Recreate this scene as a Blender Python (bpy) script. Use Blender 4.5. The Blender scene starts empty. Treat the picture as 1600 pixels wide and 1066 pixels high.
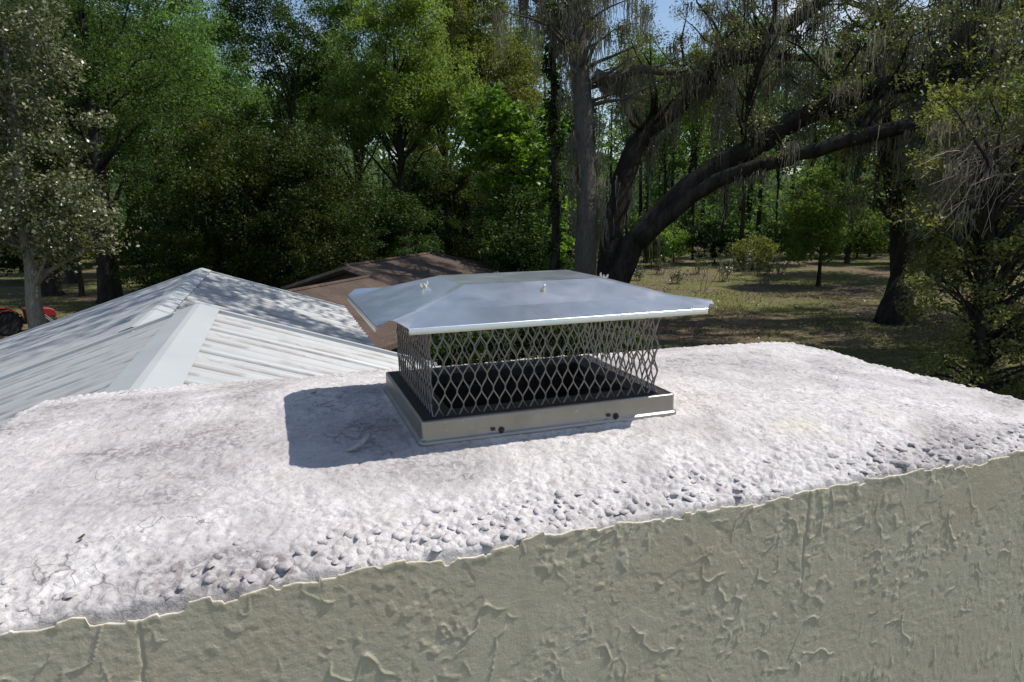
import bpy, bmesh, math, random
import numpy as np
from mathutils import Vector, Matrix

scene = bpy.context.scene
COL = scene.collection
R = math.radians

# ------------------------------------------------------------------ camera
H = 4.9                                   # eye height above the yard
CZ = H - 0.41756                          # height of the chimney top
YAW, PITCH, ROLL, FPX = 0.33257, 0.19475, -0.011625, 1071.8
CAM = np.array([-0.22486, -1.13983, H])
def basis():
    cy, sy, cp, sp = math.cos(YAW), math.sin(YAW), math.cos(PITCH), math.sin(PITCH)
    f = np.array([sy*cp, cy*cp, -sp]); r = np.array([cy, -sy, 0.]); u = np.cross(r, f)
    c, s = math.cos(ROLL), math.sin(ROLL)
    return r*c + u*s, u*c - r*s, f
CR, CU, CF = basis()
cam_d = bpy.data.cameras.new('camera'); cam = bpy.data.objects.new('camera', cam_d); COL.objects.link(cam)
cam_d.sensor_width = 36; cam_d.lens = FPX/1600*36; cam_d.clip_start = 0.05; cam_d.clip_end = 3000
cam.matrix_world = Matrix(((CR[0], CU[0], -CF[0], CAM[0]), (CR[1], CU[1], -CF[1], CAM[1]), (CR[2], CU[2], -CF[2], CAM[2]), (0, 0, 0, 1)))
scene.camera = cam
def ray(px, py): return CR*(px-800)/FPX - CU*(py-533)/FPX + CF
def at(px, py, depth): return CAM + ray(px, py)*depth
def on_ground(px, py, z=0.0):
    v = ray(px, py); return CAM + v*(z-CAM[2])/v[2]
def gp(px, dist):                         # ground point in the direction of a column, at a ground distance
    v = ray(px, 330); v = np.array([v[0], v[1]]); v /= np.linalg.norm(v)
    return np.array([CAM[0]+v[0]*dist, CAM[1]+v[1]*dist, 0.])

# ------------------------------------------------------------------ light
SUN_TRAVEL = Vector((-0.143, 0.018, -0.2125)).normalized()
w = bpy.data.worlds.new('World'); scene.world = w; w.use_nodes = True
nt = w.node_tree; nt.nodes.clear()
out = nt.nodes.new('ShaderNodeOutputWorld'); bg = nt.nodes.new('ShaderNodeBackground')
sky = nt.nodes.new('ShaderNodeTexSky'); sky.sky_type = 'NISHITA'; sky.sun_disc = False
sky.sun_elevation = math.asin(-SUN_TRAVEL.z); sky.sun_rotation = math.atan2(-SUN_TRAVEL.x, -SUN_TRAVEL.y)
sky.air_density = 1.0; sky.dust_density = 0.6; sky.ozone_density = 1.2
tc = nt.nodes.new('ShaderNodeTexCoord'); nz = nt.nodes.new('ShaderNodeTexNoise'); nz.inputs['Scale'].default_value = 5.0
nz.inputs['Detail'].default_value = 7; nz.inputs['Roughness'].default_value = 0.6
rp = nt.nodes.new('ShaderNodeValToRGB'); rp.color_ramp.elements[0].position = 0.56; rp.color_ramp.elements[1].position = 0.72
mx = nt.nodes.new('ShaderNodeMixRGB'); mx.inputs['Color2'].default_value = (8.0, 8.3, 8.7, 1)
nt.links.new(tc.outputs['Generated'], nz.inputs['Vector']); nt.links.new(nz.outputs['Fac'], rp.inputs['Fac'])
nt.links.new(rp.outputs['Color'], mx.inputs['Fac']); nt.links.new(sky.outputs['Color'], mx.inputs['Color1'])
nt.links.new(mx.outputs['Color'], bg.inputs['Color']); bg.inputs['Strength'].default_value = 0.10
nt.links.new(bg.outputs['Background'], out.inputs['Surface'])
sd = bpy.data.lights.new('sun', 'SUN'); sd.energy = 4.0; sd.angle = R(0.53); sd.color = (1.0, 0.95, 0.88)
sun = bpy.data.objects.new('sun', sd); COL.objects.link(sun); sun.location = (8, 0, 20)
sun.rotation_euler = SUN_TRAVEL.to_track_quat('-Z', 'Y').to_euler()
scene.view_settings.view_transform = 'Standard'; scene.view_settings.look = 'None'
scene.view_settings.exposure = 0.42; scene.view_settings.gamma = 1.0

# ------------------------------------------------------------------ helpers
def tag(o, label=None, cat=None, group=None, kind=None):
    if label: o['label'] = label
    if cat: o['category'] = cat
    if group: o['group'] = group
    if kind: o['kind'] = kind
    return o
def link(name, data, parent=None):
    o = bpy.data.objects.new(name, data); COL.objects.link(o)
    if parent is not None: o.parent = parent
    return o
def empty(name, loc, label, cat, group=None, rz=0):
    o = bpy.data.objects.new(name, None); COL.objects.link(o); o.location = tuple(float(x) for x in loc); o.rotation_euler = (0, 0, rz)
    o.empty_display_size = 0.2
    return tag(o, label, cat, group)
def np_mesh(name, V, F, mat, smooth=False, attrs=None):
    """V (n,3), F (m,3|4) arrays"""
    V = np.asarray(V, np.float32); F = np.asarray(F, np.int32); k = F.shape[1]
    me = bpy.data.meshes.new(name)
    me.vertices.add(len(V)); me.vertices.foreach_set('co', V.ravel())
    me.loops.add(F.size); me.loops.foreach_set('vertex_index', F.ravel())
    me.polygons.add(len(F)); me.polygons.foreach_set('loop_start', np.arange(0, F.size, k, dtype=np.int32))
    if smooth: me.polygons.foreach_set('use_smooth', np.ones(len(F), bool))
    me.update(calc_edges=True)
    if attrs:
        for n, (dom, arr) in attrs.items():
            a = me.attributes.new(n, 'FLOAT', dom); a.data.foreach_set('value', np.asarray(arr, np.float32))
    if mat: me.materials.append(mat)
    return me
class MB:
    """collects shapes, built as ONE mesh"""
    def __init__(s): s.v = []; s.f = []
    def add(s, verts, faces):
        n = len(s.v); s.v += [tuple(float(c) for c in p) for p in verts]; s.f += [tuple(n+i for i in f) for f in faces]; return s
    def box(s, c, d, rz=0.0):
        x, y, z = c; a, b, h = d[0]/2, d[1]/2, d[2]/2; cs, sn = math.cos(rz), math.sin(rz)
        P = [(-a,-b,-h),(a,-b,-h),(a,b,-h),(-a,b,-h),(-a,-b,h),(a,-b,h),(a,b,h),(-a,b,h)]
        return s.add([(x+p[0]*cs-p[1]*sn, y+p[0]*sn+p[1]*cs, z+p[2]) for p in P], [(3,2,1,0),(4,5,6,7),(0,1,5,4),(1,2,6,5),(2,3,7,6),(3,0,4,7)])
    def tube(s, pts, rad, n=8, cap=True, rough=0.0, rng=None):
        P = np.array(pts, float); m = len(P); rad = np.broadcast_to(np.array(rad, float), (m,))
        T = np.gradient(P, axis=0); T /= (np.linalg.norm(T, axis=1)[:, None]+1e-9)
        ref = np.array([0., 0, 1]) if abs(T[0][2]) < 0.8 else np.array([0., 1, 0])
        verts = []; a = np.cross(T[0], ref); a /= np.linalg.norm(a)
        for i in range(m):
            a = a - T[i]*np.dot(a, T[i]); a /= (np.linalg.norm(a)+1e-9); b = np.cross(T[i], a)
            for k in range(n):
                t = 2*math.pi*k/n; rr = rad[i]*(1+(rng.uniform(-rough, rough) if rng else 0))
                verts.append(P[i]+(a*math.cos(t)+b*math.sin(t))*rr)
        faces = [(i*n+k, i*n+(k+1) % n, (i+1)*n+(k+1) % n, (i+1)*n+k) for i in range(m-1) for k in range(n)]
        if cap: faces += [tuple(range(n))[::-1], tuple((m-1)*n+k for k in range(n))]
        return s.add(verts, faces)
    def lathe(s, prof, c, axis='z', n=16):
        verts = []
        for r_, h in prof:
            for k in range(n):
                t = 2*math.pi*k/n; p = (r_*math.cos(t), r_*math.sin(t), h)
                if axis == 'y': p = (p[0], p[2], p[1])
                if axis == 'x': p = (p[2], p[0], p[1])
                verts.append((c[0]+p[0], c[1]+p[1], c[2]+p[2]))
        m = len(prof)
        faces = [(i*n+k, i*n+(k+1) % n, (i+1)*n+(k+1) % n, (i+1)*n+k) for i in range(m-1) for k in range(n)]
        faces += [tuple(range(n))[::-1], tuple((m-1)*n+k for k in range(n))]
        return s.add(verts, faces)
    def mesh(s, name, mat, smooth=False):
        me = bpy.data.meshes.new(name); me.from_pydata(s.v, [], s.f); me.update()
        bm = bmesh.new(); bm.from_mesh(me); bmesh.ops.recalc_face_normals(bm, faces=bm.faces); bm.to_mesh(me); bm.free()
        if smooth: me.polygons.foreach_set('use_smooth', [True]*len(me.polygons))
        if mat: me.materials.append(mat)
        return me
    def build(s, name, mat, parent=None, smooth=False): return link(name, s.mesh(name, mat, smooth), parent)
def bevel_obj(o, wd, seg=2, ang=35):
    m = o.modifiers.new('bevel', 'BEVEL'); m.width = wd; m.segments = seg; m.limit_method = 'ANGLE'; m.angle_limit = R(ang); m.harden_normals = False
    return o

# ------------------------------------------------------------------ numpy noise
def _hash(ix, iy, seed):
    h = (ix.astype(np.int64)*374761393 + iy.astype(np.int64)*668265263 + seed*974634777) & 0xffffffff
    h = ((h ^ (h >> 13))*1274126177) & 0xffffffff
    h = ((h ^ (h >> 16))*2246822519) & 0xffffffff
    return ((h ^ (h >> 15)) & 0xffffff)/float(0x1000000)
def vnoise(x, y, seed=0):
    ix = np.floor(x); iy = np.floor(y); fx = x-ix; fy = y-iy
    def g(a, b, dx, dy):
        t = _hash(a, b, seed)*2*np.pi; return np.cos(t)*dx + np.sin(t)*dy
    u = fx*fx*fx*(fx*(fx*6-15)+10); v = fy*fy*fy*(fy*(fy*6-15)+10)
    n00 = g(ix, iy, fx, fy); n10 = g(ix+1, iy, fx-1, fy); n01 = g(ix, iy+1, fx, fy-1); n11 = g(ix+1, iy+1, fx-1, fy-1)
    return 1.5*((n00*(1-u)+n10*u)*(1-v) + (n01*(1-u)+n11*u)*v)
def fbm(x, y, seed=0, o=4, gain=0.5):
    r = 0; a = 1; f = 1
    for i in range(o): r = r + a*vnoise(x*f, y*f, seed+i*17); a *= gain; f *= 2.03
    return r
def worley(x, y, seed=0):
    ix = np.floor(x); iy = np.floor(y); f1 = np.full(x.shape, 9.); f2 = np.full(x.shape, 9.); idv = np.zeros(x.shape)
    for dx in (-1, 0, 1):
        for dy in (-1, 0, 1):
            cx = ix+dx; cy = iy+dy
            px = cx+_hash(cx, cy, seed); py = cy+_hash(cx, cy, seed+91)
            d = np.hypot(px-x, py-y); near = d < f1
            f2 = np.where(near, f1, np.minimum(f2, d)); idv = np.where(near, _hash(cx, cy, seed+7), idv); f1 = np.where(near, d, f1)
    return f1, f2, idv
def sstep(a, b, x):
    t = np.clip((x-a)/(b-a), 0, 1); return t*t*(3-2*t)

# ------------------------------------------------------------------ materials
def new_mat(name):
    m = bpy.data.materials.new(name); m.use_nodes = True; nt = m.node_tree; b = nt.nodes['Principled BSDF']
    return m, nt, b
def N(nt, t, **kw):
    n = nt.nodes.new(t)
    for k, v in kw.items():
        if k in n.inputs: n.inputs[k].default_value = v
        else: setattr(n, k, v)
    return n
def noise(nt, scale, detail=5, rough=0.55, vec=None, dist=0.0):
    n = N(nt, 'ShaderNodeTexNoise', Scale=scale, Detail=detail, Roughness=rough, Distortion=dist)
    if vec is not None: nt.links.new(vec, n.inputs['Vector'])
    return n.outputs['Fac']
def ramp(nt, fac, stops):
    r = nt.nodes.new('ShaderNodeValToRGB'); e = r.color_ramp.elements
    while len(e) < len(stops): e.new(0.5)
    for i, (p, c) in enumerate(stops): e[i].position = p; e[i].color = (*c, 1) if len(c) == 3 else c
    nt.links.new(fac, r.inputs['Fac']); return r.outputs['Color']
def mixc(nt, fac, a, b, mode='MIX'):
    n = nt.nodes.new('ShaderNodeMixRGB'); n.blend_type = mode
    for s, v in (('Fac', fac), ('Color1', a), ('Color2', b)):
        if isinstance(v, (int, float)): n.inputs[s].default_value = v
        elif isinstance(v, tuple): n.inputs[s].default_value = (*v, 1)
        else: nt.links.new(v, n.inputs[s])
    return n.outputs['Color']
def coords(nt, kind='Object', scale=(1, 1, 1), rot=(0, 0, 0)):
    t = nt.nodes.new('ShaderNodeTexCoord'); m = nt.nodes.new('ShaderNodeMapping')
    m.inputs['Scale'].default_value = scale; m.inputs['Rotation'].default_value = rot
    nt.links.new(t.outputs[kind], m.inputs['Vector']); return m.outputs['Vector']
def bump(nt, b, h, strength=0.3, dist=0.01):
    n = N(nt, 'ShaderNodeBump', Strength=strength, Distance=dist); nt.links.new(h, n.inputs['Height']); nt.links.new(n.outputs['Normal'], b.inputs['Normal']); return n
def attr(nt, name, kind='GEOMETRY'):
    a = nt.nodes.new('ShaderNodeAttribute'); a.attribute_name = name; a.attribute_type = kind; return a.outputs['Fac']
def plain(name, col, rough=0.6, metal=0.0, var=0.15, scale=30, bs=0.0):
    m, nt, b = new_mat(name); v = coords(nt)
    n = noise(nt, scale, 5, 0.6, v); d = tuple(c*(1-var) for c in col); l = tuple(min(1, c*(1+var)) for c in col)
    nt.links.new(ramp(nt, n, [(0.3, d), (0.7, l)]), b.inputs['Base Color'])
    b.inputs['Roughness'].default_value = rough; b.inputs['Metallic'].default_value = metal
    if bs: bump(nt, b, n, bs, 0.01)
    return m
def leaf_mat(name, dark, mid, light, transl=0.35, rough=0.45, spec=0.4, tcol=None):
    m, nt, b = new_mat(name)
    a = attr(nt, 'v'); oi = nt.nodes.new('ShaderNodeObjectInfo')
    c = ramp(nt, a, [(0.0, dark), (0.55, mid), (1.0, light)])
    h = nt.nodes.new('ShaderNodeHueSaturation'); h.inputs['Saturation'].default_value = 1.0
    mr = N(nt, 'ShaderNodeMapRange'); mr.inputs[3].default_value = 0.8; mr.inputs[4].default_value = 1.2
    nt.links.new(oi.outputs['Random'], mr.inputs[0]); nt.links.new(mr.outputs[0], h.inputs['Value']); nt.links.new(c, h.inputs['Color'])
    b.inputs['Roughness'].default_value = rough; b.inputs['Specular IOR Level'].default_value = spec
    nt.links.new(h.outputs['Color'], b.inputs['Base Color'])
    t = nt.nodes.new('ShaderNodeBsdfTranslucent'); tm = mixc(nt, 1.0, h.outputs['Color'], tcol or (1.25, 1.45, 0.55), 'MULTIPLY'); nt.links.new(tm, t.inputs['Color'])
    ms = nt.nodes.new('ShaderNodeMixShader'); ms.inputs[0].default_value = transl
    nt.links.new(b.outputs[0], ms.inputs[1]); nt.links.new(t.outputs[0], ms.inputs[2])
    nt.links.new(ms.outputs[0], nt.nodes['Material Output'].inputs['Surface'])
    return m
def bark_mat(name, dark, light, sc=(9, 9, 2)):
    m, nt, b = new_mat(name); v = coords(nt, 'Object', sc)
    n = noise(nt, 2.2, 8, 0.7, v, 0.4); n2 = noise(nt, 0.35, 3, 0.5, v)
    c = ramp(nt, n, [(0.3, dark), (0.68, light)]); c2 = mixc(nt, ramp(nt, n2, [(0.45, (0, 0, 0)), (0.7, (0.5,)*3)]), c, (0.10, 0.105, 0.085))
    nt.links.new(c2, b.inputs['Base Color']); b.inputs['Roughness'].default_value = 0.95; b.inputs['Specular IOR Level'].default_value = 0.1
    bump(nt, b, n, 1.0, 0.10); return m

# white painted mortar of the chimney top
def crown_mat():
    m, nt, b = new_mat('white_painted_mortar'); v = nt.nodes.new('ShaderNodeNewGeometry').outputs['Position']
    n1 = noise(nt, 3.0, 6, 0.62, v, 0.4); n2 = noise(nt, 55, 6, 0.72, v, 0.8); n3 = noise(nt, 16, 6, 0.7, v, 0.3); n4 = noise(nt, 1.6, 3, 0.5, v)
    c = ramp(nt, n3, [(0.30, (0.47, 0.45, 0.44)), (0.50, (0.57, 0.545, 0.538)), (0.7, (0.66, 0.635, 0.63))])
    c = mixc(nt, ramp(nt, n2, [(0.42, (0.85,)*3), (0.53, (0,)*3)]), c, (0.40, 0.38, 0.38))
    vc = N(nt, 'ShaderNodeTexVoronoi', Scale=5.5, feature='DISTANCE_TO_EDGE'); wv = N(nt, 'ShaderNodeVectorMath', operation='ADD'); nv = N(nt, 'ShaderNodeTexNoise', Scale=9.0, Detail=4.0); nt.links.new(v, nv.inputs['Vector'])
    sc_ = N(nt, 'ShaderNodeVectorMath', operation='SCALE'); sc_.inputs['Scale'].default_value = 0.22; nt.links.new(nv.outputs['Color'], sc_.inputs[0]); nt.links.new(v, wv.inputs[0]); nt.links.new(sc_.outputs[0], wv.inputs[1]); nt.links.new(wv.outputs[0], vc.inputs['Vector'])
    crack = mixc(nt, ramp(nt, vc.outputs['Distance'], [(0.0, (0.9,)*3), (0.010, (0,)*3)]), (0, 0, 0), ramp(nt, noise(nt, 2.6, 3, 0.5, v), [(0.50, (0,)*3), (0.58, (1,)*3)]))
    c = mixc(nt, crack, c, (0.16, 0.145, 0.14))
    c = mixc(nt, ramp(nt, n4, [(0.42, (0,)*3), (0.70, (0.6,)*3)]), c, (0.50, 0.455, 0.44))
    wear = mixc(nt, ramp(nt, n1, [(0.47, (0,)*3), (0.60, (1,)*3)]), (0, 0, 0), ramp(nt, n2, [(0.43, (0,)*3), (0.55, (0.95,)*3)]))
    c = mixc(nt, wear, c, (0.24, 0.22, 0.22))
    sp = ramp(nt, noise(nt, 120, 4, 0.6, v), [(0.60, (0,)*3), (0.70, (0.7,)*3)])
    c = mixc(nt, sp, c, (0.26, 0.24, 0.24))
    yl = ramp(nt, noise(nt, 4.5, 3, 0.5, v, 0.2), [(0.62, (0,)*3), (0.78, (0.5,)*3)])
    c = mixc(nt, yl, c, (0.56, 0.52, 0.38))
    nt.links.new(c, b.inputs['Base Color']); b.inputs['Roughness'].default_value = 0.85; b.inputs['Specular IOR Level'].default_value = 0.25
    h = mixc(nt, 0.5, n2, noise(nt, 190, 5, 0.7, v)); bump(nt, b, h, 0.8, 0.006)
    return m
def stucco_mat():
    m, nt, b = new_mat('olive_stucco'); v = coords(nt)
    n1 = noise(nt, 2.0, 5, 0.6, v); n2 = noise(nt, 40, 6, 0.65, v); n3 = noise(nt, 5, 3, 0.5, v)
    c = ramp(nt, n1, [(0.3, (0.525, 0.48, 0.36)), (0.7, (0.605, 0.56, 0.43))])
    c = mixc(nt, ramp(nt, n3, [(0.52, (0,)*3), (0.75, (0.45,)*3)]), c, (0.53, 0.435, 0.30))
    c = mixc(nt, ramp(nt, n2, [(0.35, (0.25,)*3), (0.55, (0,)*3)]), c, (0.38, 0.34, 0.245))
    dv = coords(nt, 'Object', (26, 26, 2.2)); c = mixc(nt, ramp(nt, noise(nt, 1.0, 5, 0.6, dv), [(0.54, (0,)*3), (0.75, (0.45,)*3)]), c, (0.36, 0.325, 0.24))
    c = mixc(nt, ramp(nt, noise(nt, 320, 3, 0.6, v), [(0.58, (0,)*3), (0.70, (0.5,)*3)]), c, (0.68, 0.63, 0.50))
    lip = attr(nt, 'lip'); c = mixc(nt, lip, c, (0.70, 0.665, 0.58))
    nt.links.new(c, b.inputs['Base Color']); b.inputs['Roughness'].default_value = 0.6; b.inputs['Specular IOR Level'].default_value = 0.35
    bump(nt, b, mixc(nt, 0.5, n2, noise(nt, 260, 5, 0.75, v)), 0.55, 0.004)
    return m
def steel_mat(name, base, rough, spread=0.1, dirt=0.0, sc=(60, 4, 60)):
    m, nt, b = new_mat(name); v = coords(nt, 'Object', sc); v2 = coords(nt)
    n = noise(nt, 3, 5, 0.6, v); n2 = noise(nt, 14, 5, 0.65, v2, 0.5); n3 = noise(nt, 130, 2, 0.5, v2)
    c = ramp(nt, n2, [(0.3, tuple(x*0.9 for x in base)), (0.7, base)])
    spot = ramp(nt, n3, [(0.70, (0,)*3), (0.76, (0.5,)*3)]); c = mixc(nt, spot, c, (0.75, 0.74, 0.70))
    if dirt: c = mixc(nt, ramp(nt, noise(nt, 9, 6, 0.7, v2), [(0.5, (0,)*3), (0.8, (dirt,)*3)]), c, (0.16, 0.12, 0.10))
    nt.links.new(c, b.inputs['Base Color']); b.inputs['Metallic'].default_value = 1.0
    mr = N(nt, 'ShaderNodeMapRange'); mr.inputs[3].default_value = rough-spread/2; mr.inputs[4].default_value = rough+spread
    nt.links.new(n2, mr.inputs[0]); nt.links.new(mr.outputs[0], b.inputs['Roughness'])
    bump(nt, b, mixc(nt, 0.5, n, noise(nt, 4, 2, 0.5, v2)), 0.06, 0.004)
    return m
def metal_roof_mat(axis_scale):
    m, nt, b = new_mat('painted_roof_metal'); v = coords(nt, 'Object', axis_scale); v2 = coords(nt)
    n = noise(nt, 2.0, 6, 0.65, v); n2 = noise(nt, 1.3, 4, 0.6, v2); n3 = noise(nt, 5, 6, 0.7, v2)
    c = ramp(nt, n2, [(0.3, (0.345, 0.36, 0.37)), (0.7, (0.425, 0.44, 0.445))])
    c = mixc(nt, ramp(nt, n, [(0.5, (0,)*3), (0.72, (0.55,)*3)]), c, (0.25, 0.25, 0.245))
    e = attr(nt, 'rib'); k = N(nt, 'ShaderNodeMath', operation='MULTIPLY'); nt.links.new(e, k.inputs[0])
    nt.links.new(ramp(nt, noise(nt, 1.3, 6, 0.7, v), [(0.48, (0.22,)*3), (0.56, (1,)*3)]), k.inputs[1])  # brown debris beside the ribs; the ramp floor also paints in their shading lines
    c = mixc(nt, k.outputs[0], c, (0.085, 0.052, 0.038))
    nt.links.new(c, b.inputs['Base Color']); b.inputs['Roughness'].default_value = 0.48; b.inputs['Specular IOR Level'].default_value = 0.5
    bump(nt, b, n3, 0.12, 0.01)
    return m
def ground_mat():
    m, nt, b = new_mat('leaf_littered_yard'); v = coords(nt)
    n1 = noise(nt, 0.16, 6, 0.6, v, 0.4); n2 = noise(nt, 6, 8, 0.75, v); n3 = noise(nt, 0.5, 5, 0.6, v); n4 = noise(nt, 30, 4, 0.7, v)
    litter = ramp(nt, n2, [(0.3, (0.070, 0.050, 0.034)), (0.5, (0.135, 0.10, 0.07)), (0.72, (0.235, 0.18, 0.13))])
    grass = ramp(nt, n2, [(0.3, (0.055, 0.068, 0.022)), (0.7, (0.165, 0.165, 0.06))])
    c = mixc(nt, ramp(nt, n1, [(0.40, (0,)*3), (0.56, (0.95,)*3)]), litter, grass)
    c = mixc(nt, ramp(nt, n3, [(0.55, (0,)*3), (0.75, (0.6,)*3)]), c, (0.24, 0.19, 0.13))
    nt.links.new(c, b.inputs['Base Color']); b.inputs['Roughness'].default_value = 1.0; b.inputs['Specular IOR Level'].default_value = 0.1
    bump(nt, b, mixc(nt, 0.5, n2, n4), 0.8, 0.06)
    return m
def shingle_mat():
    m, nt, b = new_mat('brown_shingle'); v = coords(nt); n1 = noise(nt, 1.2, 6, 0.65, v); n2 = noise(nt, 14, 5, 0.7, v)
    c = ramp(nt, n2, [(0.3, (0.045, 0.031, 0.024)), (0.7, (0.11, 0.075, 0.056))]); c = mixc(nt, ramp(nt, n1, [(0.45, (0,)*3), (0.7, (0.7,)*3)]), c, (0.15, 0.10, 0.07))
    br = N(nt, 'ShaderNodeTexBrick', Scale=3.2); br.inputs['Color1'].default_value = (0.7,)*3+(1,); br.inputs['Color2'].default_value = (1,)*4; br.inputs['Mortar'].default_value = (0.35,)*3+(1,); br.inputs['Mortar Size'].default_value = 0.02
    nt.links.new(v, br.inputs['Vector']); c = mixc(nt, 0.8, c, br.outputs['Color'], 'MULTIPLY')
    nt.links.new(c, b.inputs['Base Color']); b.inputs['Roughness'].default_value = 0.95; bump(nt, b, n2, 0.5, 0.02); return m

M = {}
M['crown'] = crown_mat(); M['stucco'] = stucco_mat()
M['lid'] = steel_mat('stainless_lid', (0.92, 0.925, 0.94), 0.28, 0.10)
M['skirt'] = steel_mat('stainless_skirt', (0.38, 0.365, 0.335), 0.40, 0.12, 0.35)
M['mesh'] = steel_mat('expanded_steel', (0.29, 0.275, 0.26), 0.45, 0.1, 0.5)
M['bolt'] = steel_mat('zinc_bolt', (0.55, 0.51, 0.43), 0.35, 0.1, 0.3)
M['rust'] = plain('rusty_screw', (0.085, 0.060, 0.048), 0.7, 0.5, 0.4, 200)
M['flange'] = plain('sooty_shaded_flange', (0.014, 0.014, 0.016), 0.7, 0.0, 0.4, 30)  # near black: soot, with the lid's shade put into the colour
M['soot'] = plain('sooty_clay', (0.018, 0.016, 0.015), 0.95, 0, 0.4, 40)
M['flue'] = plain('flue_clay', (0.30, 0.17, 0.11), 0.9, 0, 0.3, 20)
M['roof'] = metal_roof_mat((1.2, 14, 1.2)); M['ridge'] = plain('ridge_metal', (0.41, 0.43, 0.435), 0.42, 0, 0.06, 2)
M['ground'] = ground_mat(); M['shingle'] = shingle_mat(); M['house'] = plain('house_siding', (0.50, 0.48, 0.42), 0.7, 0, 0.08, 4)
M['woodtrim'] = plain('dark_fascia', (0.05, 0.036, 0.028), 0.8, 0, 0.3, 8)
M['sidingbrown'] = plain('brown_siding', (0.045, 0.032, 0.024), 0.8, 0, 0.25, 6)
M['red'] = plain('red_enamel', (0.22, 0.010, 0.014), 0.5, 0, 0.1, 5); M['tyre'] = plain('rubber', (0.018,)*3, 0.85, 0, 0.3, 20)
M['black'] = plain('black_enamel', (0.02, 0.02, 0.022), 0.5, 0, 0.2, 10); M['rim'] = plain('grey_rim', (0.42, 0.40, 0.36), 0.5, 0.4, 0.1, 10)
M['bark_oak'] = bark_mat('oak_bark', (0.012, 0.010, 0.008), (0.060, 0.048, 0.040))
M['bark_pale'] = bark_mat('pale_bark', (0.17, 0.155, 0.13), (0.40, 0.375, 0.33))
M['bark_cyp'] = bark_mat('grey_bark', (0.055, 0.049, 0.042), (0.19, 0.168, 0.148), (12, 12, 1.2))
M['bark_dark'] = bark_mat('dark_bark', (0.018, 0.014, 0.012), (0.06, 0.05, 0.042))
M['twig'] = plain('bare_twig', (0.30, 0.24, 0.195), 0.9, 0, 0.3, 10)
M['leaf_pale'] = leaf_mat('leaf_pale', (0.045, 0.055, 0.026), (0.105, 0.118, 0.064), (0.30, 0.29, 0.20), 0.25, 0.35, 0.45, (1.2, 1.3, 0.6))
M['leaf_mid'] = leaf_mat('leaf_mid', (0.040, 0.073, 0.024), (0.085, 0.140, 0.044), (0.147, 0.206, 0.070), 0.42, 0.55, 0.2)
M['leaf_dense'] = leaf_mat('leaf_dense', (0.014, 0.026, 0.005), (0.036, 0.054, 0.010), (0.113, 0.116, 0.022), 0.33, 0.55, 0.2)
M['leaf_feather'] = leaf_mat('leaf_feather', (0.064, 0.097, 0.024), (0.124, 0.172, 0.044), (0.195, 0.239, 0.069), 0.45, 0.55, 0.2)
M['leaf_bright'] = leaf_mat('leaf_bright', (0.066, 0.132, 0.017), (0.138, 0.246, 0.031), (0.288, 0.420, 0.060), 0.42, 0.4, 0.35)
M['leaf_dark'] = leaf_mat('leaf_dark', (0.017, 0.036, 0.010), (0.036, 0.067, 0.016), (0.084, 0.120, 0.030), 0.32, 0.55, 0.2)
M['leaf_oak'] = leaf_mat('leaf_oak', (0.050, 0.057, 0.022), (0.107, 0.117, 0.045), (0.213, 0.213, 0.094), 0.35, 0.45, 0.3)
M['leaf_olive'] = leaf_mat('leaf_olive', (0.075, 0.085, 0.022), (0.144, 0.152, 0.043), (0.250, 0.237, 0.075), 0.38, 0.55, 0.2)
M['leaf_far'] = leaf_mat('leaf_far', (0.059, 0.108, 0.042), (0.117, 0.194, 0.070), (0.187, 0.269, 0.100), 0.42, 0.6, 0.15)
M['leaf_thicket'] = leaf_mat('leaf_thicket', (0.075, 0.085, 0.030), (0.150, 0.154, 0.056), (0.281, 0.254, 0.112), 0.35, 0.5, 0.25)
M['moss'] = leaf_mat('spanish_moss', (0.12, 0.115, 0.09), (0.22, 0.21, 0.165), (0.32, 0.305, 0.24), 0.4, 0.9, 0.1, (1.1, 1.1, 0.9))
M['grass'] = leaf_mat('grass_blade', (0.055, 0.060, 0.020), (0.11, 0.115, 0.04), (0.19, 0.165, 0.075), 0.35)
M['litter'] = leaf_mat('dry_leaf', (0.09, 0.06, 0.035), (0.17, 0.12, 0.075), (0.27, 0.20, 0.13), 0.15)

# ================================================================== THE GROUND
def build_ground():
    xs = np.concatenate([[-400, -200, -120], np.linspace(-70, 110, 121), [160, 250, 400]])
    ys = np.concatenate([[-120, -60, -30], np.linspace(-15, 105, 81), [150, 250, 450]])
    X, Y = np.meshgrid(xs, ys); Z = 0.10*fbm(X*0.09, Y*0.09, 5, 3)
    r = np.hypot(X-CAM[0], Y-CAM[1]); Z *= sstep(6, 18, r)
    n, m = len(xs), len(ys); idx = np.arange(n*m).reshape(m, n)
    F = np.stack([idx[:-1, :-1], idx[:-1, 1:], idx[1:, 1:], idx[1:, :-1]], -1).reshape(-1, 4)
    o = link('ground', np_mesh('ground', np.stack([X, Y, Z], -1).reshape(-1, 3), F, M['ground'], True)); tag(o, kind='structure')
build_ground()

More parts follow.
